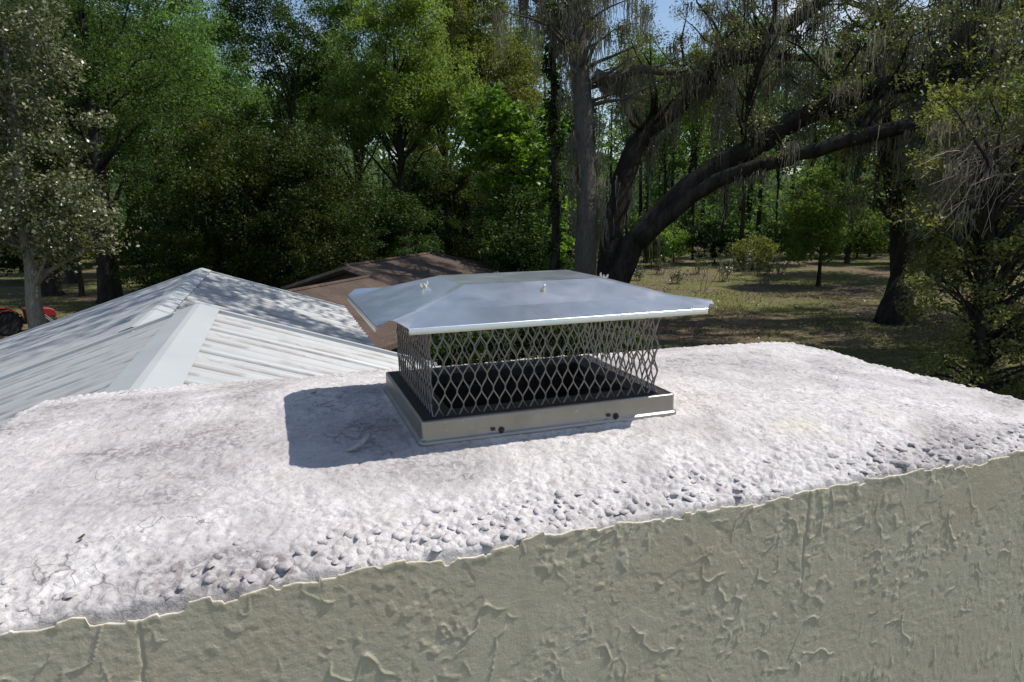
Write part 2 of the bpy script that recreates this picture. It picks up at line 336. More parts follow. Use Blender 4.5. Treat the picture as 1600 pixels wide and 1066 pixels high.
# ================================================================== CHIMNEY
chim = empty('chimney', (0.315, 0.28, 0), 'broad olive stucco chimney with a lumpy white painted mortar top', 'chimney')
OFF = np.array([0.315, 0.28, 0.])         # parts are written in world coordinates, then shifted under the root
def cpart(o):
    o.parent = chim; o.location = (-OFF[0], -OFF[1], 0); return o
XL, XR, YF = -0.83, 1.46, -0.276
def yback(x): return 0.895 - 0.045*(x+0.83)
FLUE = (0.075, 0.435, 0.075, 0.33)
def crown_height(X, Y):
    yb = yback(X)
    wob = 0.010*fbm(X*5, Y*5, 3, 3) + 0.006*vnoise(X*28, Y*28, 8)
    uf = Y-YF; ub = yb-Y; ul = X-XL; ur = XR-X
    k = 0.025
    ux = np.minimum(ul, ur); uy = np.minimum(uf, ub)
    hh = np.clip(k-np.abs(ux-uy), 0, None); u = np.minimum(ux, uy)-hh*hh/(4*k)*1.0 + wob*sstep(0.0, 0.05, uf)
    tx = np.maximum((-0.03-X)/(-0.03-XL), (X-0.54)/(XR-0.54)); ty = np.maximum((-0.01-Y)/(-0.01-YF), (Y-0.42)/(yb-0.42))
    tx = np.clip(tx, 0, 1.1)**1.4; ty = np.clip(ty, 0, 1.1)**1.15; z = -0.058*(tx**6+ty**6)**(1/6.)
    z += 0.004*fbm(X*3.2, Y*3.2, 41, 3)*sstep(0.0, 0.06, np.hypot(np.maximum(np.maximum(-X, X-0.51), 0), np.maximum(np.maximum(-Y, Y-0.4), 0)))
    z -= np.where(uf < 0.05, 0.003, 0.012)*(1-sstep(-0.004, 0.022, u))**1.5
    band = 1-sstep(0.03, 0.16, uf + 0.05*fbm(X*6, Y*6, 77, 3)); band2 = (1-sstep(0.02, 0.07, np.minimum(ub, np.minimum(ul, ur))))
    rough = 0.25 + 0.75*np.clip(np.maximum(band, 0.7*band2), 0, 1)
    f1, f2, idv = worley(X/0.019+0.25*vnoise(X*70, Y*70, 2), Y/0.019, 11)
    peb = np.clip(f2-f1, 0, 0.6)*np.where(idv > 0.35, 1, 0.25)
    z += rough*0.0085*np.sqrt(peb)*sstep(0.05, 0.3, rough)
    g1, g2, idw = worley(X/0.0085, Y/0.0085, 23)
    z += (0.35+0.65*rough)*0.0022*np.sqrt(np.clip(g2-g1, 0, 0.5))*(idw > 0.3)
    crust = fbm(X*38, Y*38, 31, 4, 0.6)
    z += 0.0016*crust + 0.0016*np.clip(fbm(X*20, Y*20, 61, 3)-0.15, 0, None)
    # flake troughs and hairline cracks
    z -= 0.0022*np.exp(-(vnoise(X*9, Y*9, 51)/0.018)**2)*sstep(0.0, 0.25, vnoise(X*4, Y*4, 52))
    # grout fillet round the cap's foot
    dx = np.maximum(np.maximum(-X, X-0.51), 0); dy = np.maximum(np.maximum(-Y, Y-0.402), 0); dd = np.hypot(dx, dy)
    z += 0.004*(1-sstep(0.004, 0.018+0.006*vnoise(X*30, Y*30, 5), dd))
    z -= 0.022*(1-sstep(0.001, 0.0042, uf))
    # drop beyond the edge
    z -= np.clip(-u, 0, 0.03)*2.6*(uf > 0.03)
    return z, u
def build_crown():
    xs = np.arange(XL-0.012, XR+0.0125, 0.0028)
    ys = []; y = YF-0.012
    while y < 0.92: ys.append(y); y += 0.0019+0.0022*sstep(-0.15, 0.4, np.array(y)).item()
    ys = np.array(ys)
    X, Y = np.meshgrid(xs, ys); Z, u = crown_height(X, Y)
    n, m = len(xs), len(ys); idx = np.arange(n*m).reshape(m, n)
    keep = (u > -0.020) & (Y > YF+0.0005); kf = keep[:-1, :-1] & keep[1:, 1:] & keep[:-1, 1:] & keep[1:, :-1]
    cx = (X[:-1, :-1]+X[1:, 1:])/2; cy = (Y[:-1, :-1]+Y[1:, 1:])/2
    kf &= ~((cx > FLUE[0]) & (cx < FLUE[1]) & (cy > FLUE[2]) & (cy < FLUE[3]))
    F = np.stack([idx[:-1, :-1], idx[:-1, 1:], idx[1:, 1:], idx[1:, :-1]], -1)[kf]
    used = np.unique(F); mp = -np.ones(n*m, np.int64); mp[used] = np.arange(len(used))
    V = np.stack([X, Y, Z+CZ], -1).reshape(-1, 3)[used]
    o = link('mortar_crown', np_mesh('mortar_crown', V, mp[F], M['crown'], True)); return cpart(o)
crown = build_crown()
def build_walls():
    # front face: real trowel relief
    step = 0.0019
    xs = np.arange(XL, XR+step, step); zs = np.concatenate([np.arange(-0.72, -0.40, 0.005), np.arange(-0.40, -0.052, step)])
    ztop = -0.0570 + 0.0075*fbm(xs*5.5, xs*0+1.7, 9, 4) + 0.0045*sstep(0.05, 0.35, vnoise(xs*3.3, xs*0+9.1, 19)) - 0.009*np.exp(-((xs+0.415)/0.022)**2) + 0.0028*fbm(xs*32, xs*0+2.2, 29, 3)
    ztop = ztop - 0.0065*sstep(0.18, 0.22, fbm(xs*8.0, xs*0+4.4, 39, 3)) - 0.004*sstep(0.30, 0.33, fbm(xs*23.0, xs*0+6.4, 49, 2))
    X, T = np.meshgrid(xs, zs); ZT = np.broadcast_to(ztop, X.shape)
    Zr = T + (ZT+0.052)*sstep(-0.2, -0.052, T)
    # relief
    f = 0.0005*fbm(X*75, Zr*75, 4, 4, 0.6)
    n1 = fbm(X*6.5, Zr*6.5, 14, 4, 0.5); plate = sstep(-0.02, 0.015, n1)*sstep(-0.1, 0.25, vnoise(X*3, Zr*3, 15)); f = f*(1-0.55*plate) + 0.0007*plate
    def worms(sc, wd, seed, gate, amp):
        n = fbm(X*sc, Zr*sc*0.75, seed, 3, 0.45); g = sstep(gate, gate+0.2, vnoise(X*sc*1.1+5, Zr*sc*1.1, seed+3))
        lump = 0.6+0.6*vnoise(X*60, Zr*60, seed+5)
        return amp*np.exp(-(n/wd)**2)*g*np.clip(lump, 0.1, 1.5)
    f += worms(7, 0.017, 101, 0.14, 0.0042) + worms(11, 0.026, 131, 0.18, 0.0034) + worms(17, 0.042, 171, 0.15, 0.0024)
    # downward streaks of lumps towards the right
    sr = sstep(0.0, 0.5, X)*sstep(0.05, 0.35, vnoise(X*5, Zr*3, 201)); f += 0.0007*sr*np.clip(fbm(X*55, Zr*18, 211, 3), 0, None)
    bl = sstep(0.25, 0.6, fbm(X*42, Zr*42, 231, 2))*sstep(0.0, 0.3, vnoise(X*7, Zr*7, 241)); f += 0.0015*bl
    # two hairline cracks
    for x0 in (-0.412, 0.60):
        cxx = x0 + 0.006*fbm(Zr*14, Zr*0+3, 251, 3) + 0.02*(Zr+0.05); f -= 0.003*np.exp(-((X-cxx)/0.0016)**2)*sstep(-0.30, -0.14, Zr)
    lipb = np.exp(-((Zr-(ZT-0.004))/0.006)**2); f += 0.0014*lipb*sstep(-0.1, 0.4, fbm(X*16, Zr*0, 261, 3))
    Yv = YF - 0.002 - 0.55*f
    V = np.stack([X, Yv, Zr], -1)
    lip = 0.7*np.exp(-((Zr-ZT)/(0.0020+0.0014*vnoise(X*25, Zr*0+.7, 277)))**2)*sstep(0.05, 0.4, fbm(X*9, Zr*0+.3, 271, 3))
    # the lip turns back over the top
    tops = []; tl = []
    for k, (dy, dz) in enumerate(((0.0010, 0.0004), (0.0026, -0.0002), (0.0048, -0.005), (0.011, -0.014))):
        r_ = V[-1].copy(); r_[:, 1] += dy; r_[:, 2] += dz + 0.0012*vnoise(xs*60, xs*0+k, 281); tops.append(r_)
        tl.append(np.clip(lip[-1]*0.9+0.25, 0, 1))
    V = np.concatenate([V, np.array(tops)], 0); lip = np.concatenate([lip, np.array(tl)], 0)
    V[..., 2] += CZ; m, n = V.shape[:2]; idx = np.arange(n*m).reshape(m, n)
    F = np.stack([idx[:-1, :-1], idx[:-1, 1:], idx[1:, 1:], idx[1:, :-1]], -1).reshape(-1, 4)
    o = link('stucco_wall', np_mesh('stucco_wall', V.reshape(-1, 3), F, M['stucco'], True, {'lip': ('POINT', lip.ravel())})); cpart(o)
    # the chimney's other faces and its lower body
    b = MB(); zb0, zt = 0.0, CZ-0.095; y0 = YF+0.012
    zl = CZ-0.715
    b.add([(XL, y0, zb0), (XR, y0, zb0), (XR, yback(XR), zb0), (XL, yback(XL), zb0), (XL, y0, zt), (XR, y0, zt), (XR, yback(XR), zt), (XL, yback(XL), zt)],
          [(0, 1, 5, 4), (1, 2, 6, 5), (2, 3, 7, 6), (3, 0, 4, 7)])
    b.box(((XL+XR)/2, YF+0.006, zl/2), (XR-XL, 0.012, zl))
    cpart(b.build('chimney_body', M['stucco']))
    t = MB()                               # flue lining: open sooty shaft
    x0, x1, y0, y1 = FLUE; zt = CZ+0.016; zb = CZ-1.6; th = 0.014
    t.box(((x0+x1)/2, y0-th/2+0.003, (zt+zb)/2), (x1-x0+2*th, th, zt-zb)); t.box(((x0+x1)/2, y1+th/2-0.003, (zt+zb)/2), (x1-x0+2*th, th, zt-zb))
    t.box((x0-th/2+0.003, (y0+y1)/2, (zt+zb)/2), (th, y1-y0-0.008, zt-zb)); t.box((x1+th/2-0.003, (y0+y1)/2, (zt+zb)/2), (th, y1-y0-0.008, zt-zb))
    t.box(((x0+x1)/2, (y0+y1)/2, zb-0.01), (x1-x0+0.04, y1-y0+0.04, 0.02)); cpart(t.build('flue_lining', M['soot']))
build_walls()
def build_stones():
    rng = random.Random(4); kinds = []
    for k in range(8):
        bm = bmesh.new(); bmesh.ops.create_icosphere(bm, subdivisions=2, radius=1)
        sx, sy, sz = rng.uniform(0.85, 1.35), rng.uniform(0.75, 1.05), rng.uniform(0.42, 0.62)
        for v in bm.verts:
            s = 1 + 0.10*math.sin(v.co.x*3.1+k) + 0.10*math.sin(v.co.y*4.3+2*k) + 0.07*math.sin(v.co.z*5+k*3) + rng.uniform(-0.05, 0.05)
            v.co = Vector((v.co.x*sx*s, v.co.y*sy*s, v.co.z*sz*s))
        bmesh.ops.delete(bm, geom=[v for v in bm.verts if v.co.z < -0.25], context='VERTS')
        me = bpy.data.meshes.new('stone'); bm.to_mesh(me); bm.free(); me.materials.append(M['crown'])
        me.polygons.foreach_set('use_smooth', [True]*len(me.polygons)); kinds.append(me)
    pts = []; tries = 0
    while len(pts) < 285 and tries < 20000:
        tries += 1; x = rng.uniform(-0.62, 1.40); u = abs(rng.gauss(0, 0.034))+0.008
        dens = 0.55+0.45*math.sin(x*7.3+1)+0.3*math.sin(x*17)
        if rng.random() > dens or u > 0.10: continue
        r_ = rng.uniform(0.0040, 0.0098)*(1.1-u*3)
        if rng.random() < 0.12: r_ *= 1.5
        y = YF+u
        if any((x-a)**2+(y-b)**2 < ((r_+c)*0.85)**2 for a, b, c in pts): continue
        pts.append((x, y, r_))
    P = np.array(pts); z, u = crown_height(P[:, 0], P[:, 1])
    for (x, y, r_), zz in zip(pts, z):
        o = link('stone', rng.choice(kinds), crown); o.location = (x, y, CZ+zz-r_*0.14); o.rotation_euler = (rng.uniform(-.35, .35), rng.uniform(-.35, .35), rng.uniform(0, 6.28)); o.scale = (r_, r_, r_)
build_stones()

# ================================================================== CHIMNEY CAP
BW, BD, ZB = 0.51, 0.402, 0.047
cap = empty('spark_arrestor', (BW/2, BD/2, CZ), 'stainless steel spark arrestor with diamond mesh sides and a hipped lid', 'spark arrestor')
def kp(o): o.parent = cap; o.location = (-BW/2, -BD/2, 0); return o
def build_cap():
    # skirt: profile swept round a rounded rectangle (outset, height)
    prof = [(-0.0036, ZB-0.0016), (-0.0036, ZB), (-0.001, ZB-0.0008), (0.0, ZB-0.003), (0.0005, 0.016), (0.0015, 0.0125), (0.0045, 0.0115), (0.0062, 0.0095), (0.0064, 0.007), (0.0055, 0.004), (0.0058, 0.0), (0.006, -0.010)]
    def loop(off):
        rr = max(0.007+off, 0.0008) if off > -0.006 else 0.001; pts = []
        x0, x1, y0, y1 = -off, BW+off, -off, BD+off
        for (cx, cy, a0) in ((x0+rr, y0+rr, 180), (x1-rr, y0+rr, 270), (x1-rr, y1-rr, 0), (x0+rr, y1-rr, 90)):
            for k in range(5): a = R(a0+k*22.5); pts.append((cx+rr*math.cos(a), cy+rr*math.sin(a)))
        return pts
    V = []; n = 20
    for off, z in prof: V += [(x, y, z) for x, y in loop(off)]
    F = [(i*n+k, i*n+(k+1) % n, (i+1)*n+(k+1) % n, (i+1)*n+k) for i in range(len(prof)-1) for k in range(n)]
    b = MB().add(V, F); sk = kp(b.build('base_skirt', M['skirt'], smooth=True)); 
    m = sk.modifiers.new('thick', 'SOLIDIFY'); m.thickness = 0.0009; m.offset = 1; m = sk.modifiers.new('normals', 'WEIGHTED_NORMAL'); m.weight = 90
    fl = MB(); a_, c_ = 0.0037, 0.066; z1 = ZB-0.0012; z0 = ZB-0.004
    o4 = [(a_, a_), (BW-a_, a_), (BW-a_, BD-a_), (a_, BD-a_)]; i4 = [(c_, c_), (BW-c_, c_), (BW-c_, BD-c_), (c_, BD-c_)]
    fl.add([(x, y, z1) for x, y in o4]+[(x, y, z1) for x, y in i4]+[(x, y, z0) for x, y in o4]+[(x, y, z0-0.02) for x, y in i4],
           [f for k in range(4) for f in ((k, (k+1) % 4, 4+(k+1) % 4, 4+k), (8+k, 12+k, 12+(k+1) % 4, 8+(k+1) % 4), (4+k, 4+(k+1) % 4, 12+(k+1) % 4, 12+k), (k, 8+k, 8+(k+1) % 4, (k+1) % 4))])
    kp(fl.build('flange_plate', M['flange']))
    # hex screws on the front of the skirt, each with its washer
    for x, z in ((0.146, 0.0165), (0.379, 0.0165)):
        s = MB(); s.lathe([(0.0062, 0.0005), (0.0062, -0.0012), (0.0045, -0.0016)], (x, -0.0005, z), 'y', 14)
        s.lathe([(0.0040, -0.0016), (0.0040, -0.0062), (0.0030, -0.0072)], (x, -0.0005, z), 'y', 6); s.tube([(x, 0, z), (x, -0.011, z)], 0.0017, 8)
        o = s.build('screw', M['rust'], sk)
        s = MB(); s.box((x-0.016, -0.0022, z+0.0035), (0.008, 0.004, 0.006)); s.tube([(x-0.019, 0, z+0.004), (x-0.019, -0.006, z+0.005)], 0.002, 6); bevel_obj(s.build('clip', M['rust'], sk), 0.001)
    # expanded mesh: zigzag strands
    mi = 0.026; zt = 0.2215; pitch_h = 0.0515
    def panel(p0, p1, ncell, name, seed):
        rng = random.Random(seed); p0 = np.array(p0); p1 = np.array(p1); d = (p1-p0); L = np.linalg.norm(d); d /= L; nrm = np.array([d[1], -d[0], 0]); cw = L/ncell
        Vv = []; Ff = []; z0 = ZB-0.001
        hz = pitch_h/2
        rows = []; z = z0
        levels = [z0-0.000]+[z0+0.010+hz*k for k in range(8) if z0+0.010+hz*k < zt]+[zt]
        for i in range(2*ncell+1):
            xc = i*cw/2
            if i % 2 == 1 or True:
                # strand i zigzags with amplitude so neighbours touch at the knots
                pass
        for i in range(ncell+1):
            for sgn in (1, -1):
                xc = i*cw
                if (i == 0 and sgn == -1) or (i == ncell and sgn == 1): continue
                # strand runs between column i and i +/- 1/2
                pts = []
                ks = 9
                nlev = int((zt-z0)/hz)+2
                for j in range(nlev):
                    za = z0-0.008+j*hz; zb = za+hz
                    a = xc if j % 2 == 0 else xc+sgn*cw/2; bb = xc+sgn*cw/2 if j % 2 == 0 else xc
                    for q in range(ks):
                        t = q/ks; s = sstep(0.04, 0.96, np.array(t)).item()*0.55 + np.clip((t-0.10)/0.80, 0, 1)*0.45
                        pts.append((a+(bb-a)*s, za+(zb-za)*t, t))
                pts = [p for p in pts if z0 <= p[1] <= zt]
                if len(pts) < 3: continue
                wd = 0.00105; th = 0.0011; base = len(Vv); jit = rng.uniform(-0.0003, 0.0003)
                for q, (x, zz, t) in enumerate(pts):
                    kn = 0.5-0.5*math.cos(2*math.pi*t); ox = sgn*0.0007*(1 if abs(t-0.5) > 0.3 else 0.6)
                    slope = 1.0+0.35*kn
                    for (dx, dn) in ((-wd*slope, -th), (wd*slope, -th), (wd*slope, th), (-wd*slope, th)):
                        pt = p0+d*(x+dx)+nrm*(dn+jit+sgn*0.0006*math.cos(math.pi*t)); Vv.append((pt[0], pt[1], zz))
                mm = len(pts)
                for q in range(mm-1):
                    for k in range(4): Ff.append((base+q*4+k, base+q*4+(k+1) % 4, base+(q+1)*4+(k+1) % 4, base+(q+1)*4+k))
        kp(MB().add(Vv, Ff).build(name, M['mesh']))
    x0, x1, y0, y1 = mi, BW-mi, mi, BD-mi
    panel((x0, y0, 0), (x1, y0, 0), 20, 'mesh_panel', 1); panel((x1, y0, 0), (x1, y1, 0), 15, 'mesh_panel', 2)
    panel((x1, y1, 0), (x0, y1, 0), 20, 'mesh_panel', 3); panel((x0, y1, 0), (x0, y0, 0), 15, 'mesh_panel', 4)
    # small feet of the mesh turned out on the flange
    # lid
    LX0, LX1, LY0, LY1 = -0.071, 0.594, -0.045, 0.489; ch = 0.047; ze = 0.2225; zl = 0.2122
    ins = 0.085; zc = 0.2430; T = (0.108, 0.416, 0.125, 0.322); ztp = 0.2708; zp = 0.2365
    bm = bmesh.new()
    def v(x, y, z): return bm.verts.new((x, y, z))
    E = {}
    for nm, (cx, cy, sx, sy) in {'fl': (LX0, LY0, 1, 1), 'fr': (LX1, LY0, -1, 1), 'br': (LX1, LY1, -1, -1), 'bl': (LX0, LY1, 1, -1)}.items():
        E[nm] = dict(x=v(cx+sx*ch, cy, ze), y=v(cx, cy+sy*ch, ze), xl=v(cx+sx*ch, cy-sy*0.0015, zl), yl=v(cx-sx*0.0015, cy+sy*ch, zl), p=v(cx+sx*ch*0.50, cy+sy*ch*0.50, zp), c=v(cx+sx*ins, cy+sy*ins, zc),
                     t=v(T[0] if sx > 0 else T[1], T[2] if sy > 0 else T[3], ztp))
    def side(a, b, k):
        A, B = E[a], E[b]
        bm.faces.new((A[k], B[k], B['c'], A['c'])); bm.faces.new((A['c'], B['c'], B['t'], A['t'])); bm.faces.new((A[k+'l'], B[k+'l'], B[k], A[k]))
    side('fl', 'fr', 'x'); side('fr', 'br', 'y'); side('br', 'bl', 'x'); side('bl', 'fl', 'y')
    for nm in E:
        e = E[nm]; bm.faces.new((e['x'], e['c'], e['p'])); bm.faces.new((e['p'], e['c'], e['y']))
    bm.faces.new((E['fl']['t'], E['fr']['t'], E['br']['t'], E['bl']['t']))
    bmesh.ops.recalc_face_normals(bm, faces=bm.faces)
    for f in bm.faces:
        if f.normal.z < -0.2: f.normal_flip()
    hips = [e for e in bm.edges if any(set(e.verts) == {E[n]['c'], E[n]['t']} or set(e.verts) == {E[n]['c'], E[n]['p']} for n in E)]
    bmesh.ops.bevel(bm, geom=hips, offset=0.010, segments=4, profile=0.5, affect='EDGES', clamp_overlap=True)
    rest = [e for e in bm.edges if len(e.link_faces) == 2 and e.calc_face_angle(0) > R(3) and e.calc_length() > 0.1]
    bmesh.ops.bevel(bm, geom=rest, offset=0.0022, segments=2, profile=0.5, affect='EDGES', clamp_overlap=True)
    me = bpy.data.meshes.new('lid'); bm.to_mesh(me); bm.free(); me.materials.append(M['lid']); me.polygons.foreach_set('use_smooth', [True]*len(me.polygons))
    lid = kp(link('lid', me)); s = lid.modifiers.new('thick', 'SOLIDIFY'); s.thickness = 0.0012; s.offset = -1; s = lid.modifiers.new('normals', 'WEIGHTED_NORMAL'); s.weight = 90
    # wing nut bolts, one in the middle of each slope
    def wing(x, y, z, rz, tilt):
        b = MB(); b.lathe([(0.010, -0.002), (0.010, 0.001), (0.006, 0.0016)], (0, 0, 0), 'z', 16); b.lathe([(0.0055, 0.0012), (0.0052, 0.008), (0.0035, 0.009)], (0, 0, 0), 'z', 14)
        b.tube([(0, 0, -0.02), (0, 0, 0.016)], 0.0024, 8)
        for s_ in (-1, 1):
            P = [(s_*0.004, 0, 0.004), (s_*0.0085, 0, 0.0085), (s_*0.0115, 0, 0.0145), (s_*0.0125, 0, 0.0200)]
            Vv = []
            for k, p in enumerate(P):
                w_ = (0.0030, 0.0042, 0.0048, 0.0026)[k]; Vv += [(p[0]-s_*w_*0.6, -0.0012, p[2]+w_*0.5), (p[0]+s_*w_*0.6, -0.0012, p[2]-w_*0.5), (p[0]+s_*w_*0.6, 0.0012, p[2]-w_*0.5), (p[0]-s_*w_*0.6, 0.0012, p[2]+w_*0.5)]
            b.add(Vv, [(i*4+k, i*4+(k+1) % 4, (i+1)*4+(k+1) % 4, (i+1)*4+k) for i in range(3) for k in range(4)]+[(12, 13, 14, 15)])
        o = b.build('wing_nut', M['bolt'], lid); o.location = (x, y, z); o.rotation_euler = (tilt[0], tilt[1], rz); o.scale = (0.72, 0.72, 0.62)
    zmid = (zc+ztp)/2
    wing(0.262, 0.083, zmid-0.0005, R(70), (R(15), 0)); wing(0.062, 0.225, zmid-0.0005, R(20), (0, R(-15)))
    wing(0.262, 0.368, zmid-0.0005, R(50), (R(-15), 0)); wing(0.461, 0.225, zmid-0.0005, R(-10), (0, R(15)))
build_cap()

# small debris on the mortar: a curled flake in the cap's shade and dry bits near the edge
def flake(px, py, L, mat, label, cat, rz, curl=0.5, wd=0.25):
    p = on_ground(px, py, CZ-0.01); z, _ = crown_height(np.array([p[0]]), np.array([p[1]])); p = on_ground(px, py, CZ+z[0]); 
    V = []; n = 7; F = []
    for i in range(n):
        t = i/(n-1); w_ = L*wd*(0.35+math.sin(math.pi*min(1, t*0.9+0.05)))*0.6; h = 0.0035+L*curl*t*t
        V += [(L*(t-0.5), -w_, h), (L*(t-0.5), 0, h+w_*0.25), (L*(t-0.5), w_, h)]
    for i in range(n-1):
        for k in range(2): F.append((i*3+k, (i+1)*3+k, (i+1)*3+k+1, i*3+k+1))
    o = MB().add(V, F).build(cat.replace(' ', '_'), mat); o.location = p; o.rotation_euler = (0, 0, rz); tag(o, label, cat)
    s = o.modifiers.new('thick', 'SOLIDIFY'); s.thickness = 0.0012; s.offset = 0
flake(560, 703, 0.042, M['crown'], 'curled flake of white mortar lying in the shade of the cap', 'mortar flake', 0.25)
flake(250, 842, 0.016, M['litter'], 'tiny dry reddish leaf scrap left of centre on the white mortar', 'leaf scrap', 0.4, 0.15)
flake(336, 846, 0.011, M['litter'], 'tiny dry leaf scrap close to the front edge stones', 'leaf scrap', 1.4, 0.2)
flake(128, 843, 0.010, M['litter'], 'tiny dry leaf scrap farthest left on the white mortar', 'leaf scrap', 0.9, 0.2)
flake(490, 617, 0.014, M['litter'], 'small dry leaf at the back corner of the cap shadow', 'leaf scrap', 0.1, 0.2)

# ================================================================== HOUSE WITH THE METAL ROOF
SL = 0.335
house = empty('house', (-0.9, 6.2, 0), 'house with a pale ribbed metal gable roof just behind the chimney', 'house')
def hp(o): o.parent = house; o.location = (0.9+o.location[0], -6.2+o.location[1], o.location[2]); return o
RNx, RNz = CAM[0]-0.637, H-0.83; RFx, RFz = CAM[0]-1.146, H-1.005
YN0, YN1, YF1 = 0.95, CAM[1]+6.39, CAM[1]+12.6
def plane_hit(px, py, x0, z0, s):         # where a pixel's ray meets a slope falling away from a ridge at x0, z0
    v = ray(px, py); return CAM + v*((z0-CAM[2]) - s*(CAM[0]-x0))/(v[2]+s*v[0])
EAVE_R = plane_hit(665, 556, RNx, RNz, SL)[0]
EAVE_L = -5.6
def panel_mesh(width, length):
    # ribbed sheet: x runs down the slope, y across; trapezoid ribs every quarter of the width with two minor ribs between
    prof = []; rib = []
    p = width/4
    for k in range(4):
        y = k*p
        for (dy, z, r_) in ((0, 0, .7), (0.012*p/0.228, 0.028, .0), (0.034*p/0.228, 0.028, .0), (0.05*p/0.228, 0, 0.8), (0.056*p/0.228, 0, 0.8), (0.062*p/0.228, 0, 0.0), (0.095*p/0.228, 0.0, 0), (0.10*p/0.228, 0.005, 0), (0.115*p/0.228, 0.005, 0), (0.12*p/0.228, 0, .1), (0.155*p/0.228, 0, 0), (0.16*p/0.228, 0.005, 0), (0.175*p/0.228, 0.005, 0), (0.18*p/0.228, 0, .1), (0.210*p/0.228, 0, 0), (0.216*p/0.228, 0, 0.85), (0.2262*p/0.228, 0, 0.85)):
            prof.append((y+dy, z)); rib.append(r_)
    prof.append((width-0.0015, 0)); rib.append(0)
    nx = 26; V = []; A = []
    for i in range(nx):
        x = length*i/(nx-1)
        for (y, z), r_ in zip(prof, rib): V.append((x, y, z)); A.append(r_)
    m = len(prof); F = [(i*m+k, (i+1)*m+k, (i+1)*m+k+1, i*m+k+1) for i in range(nx-1) for k in range(m-1)]
    return np_mesh('roof_panel', np.array(V), np.array(F), M['roof'], False, {'rib': ('POINT', A)})
def slope_panels(rx, rz, y0, y1, ex, sgn, dz=0.0):
    L = abs(ex-rx)/math.cos(math.atan(SL)); n = max(1, round((y1-y0)/0.914)); wd = (y1-y0)/n; me = panel_mesh(wd, L)
    for k in range(n):
        o = link('roof_panel', me); o.location = (rx, y0+(k if sgn > 0 else k+1)*wd, rz+dz-0.001*k); o.rotation_euler = (0, math.atan(SL), 0 if sgn > 0 else math.pi); 
        o.rotation_mode = 'XYZ'
        hp(o)
slope_panels(RNx, RNz, YN0, YN1, EAVE_R, 1); slope_panels(RNx, RNz, YN0, YN1, EAVE_L, -1)
slope_panels(RFx, RFz, YN1-0.35, YF1, RFx+(EAVE_R-RNx)+0.25, 1); slope_panels(RFx, RFz, YN1-0.35, YF1, EAVE_L, -1, -0.012)
def ridge_cap(rx, rz, y0, y1, wd, seg):
    V = []; ys = np.linspace(y0, y1, seg)
    for i, y in enumerate(ys):
        for dx, dz in ((-wd, -wd*SL+0.032), (-0.02, 0.031-0.02*SL*0.5), (0.02, 0.031-0.02*SL*0.5), (wd, -wd*SL+0.032)): V.append((rx+dx, y, rz+dz+0.004))
    F = [(i*4+k, i*4+k+1, (i+1)*4+k+1, (i+1)*4+k) for i in range(seg-1) for k in range(3)]
    b = MB().add(V, F); o = b.build('ridge_cap', M['ridge']); s = o.modifiers.new('thick', 'SOLIDIFY'); s.thickness = 0.003; s.offset = 1; hp(o)
ridge_cap(RNx, RNz, YN0, YN1+0.02, 0.17, 6)
yy = YN1+0.03
while yy < YF1:                            # the far ridge is capped in short lapped lengths
    ridge_cap(RFx, RFz+random.Random(int(yy*10)).uniform(0, 0.008), yy, min(yy+0.62, YF1+0.03), 0.15, 2); yy += 0.60
def rake(rx, rz, y, x1, name='rake_trim'):
    s = 1 if x1 > rx else -1; L = abs(x1-rx); b = MB()
    b.add([(rx, y-0.05, rz+0.034), (x1, y-0.05, rz-SL*L+0.034), (x1, y+0.02, rz-SL*L+0.034), (rx, y+0.02, rz+0.034), (rx, y-0.05, rz-0.1), (x1, y-0.05, rz-SL*L-0.1), (x1, y+0.02, rz-SL*L-0.1), (rx, y+0.02, rz-0.1)],
          [(0, 1, 2, 3), (4, 7, 6, 5), (0, 4, 5, 1), (3, 2, 6, 7), (1, 5, 6, 2), (0, 3, 7, 4)])
    hp(b.build(name, M['ridge']))
rake(RNx, RNz, YN1, EAVE_R); rake(RNx, RNz, YN1, EAVE_L); rake(RFx, RFz, YF1, EAVE_L); rake(RFx, RFz, YF1, RFx+(EAVE_R-RNx)+0.25)
hw = MB()
for (x0, x1, y0, y1, zr, rx) in ((EAVE_L+0.4, EAVE_R-0.35, YN0+0.12, YN1-0.15, RNz-0.16, RNx), (EAVE_L+0.4, RFx+(EAVE_R-RNx)-0.1, YN1-0.15, YF1-0.3, RFz-0.16, RFx)):
    zl = zr-SL*(rx-x0); zq = zr-SL*(x1-rx)
    P = [(x0, 0), (x1, 0), (x1, zq), (rx, zr), (x0, zl)]
    hw.add([(x, y0, z) for x, z in P]+[(x, y1, z) for x, z in P], [(0, 1, 2, 3, 4), (9, 8, 7, 6, 5), (0, 5, 6, 1), (1, 6, 7, 2), (2, 7, 8, 3), (3, 8, 9, 4), (4, 9, 5, 0)])
hp(hw.build('house_wall', M['house']))

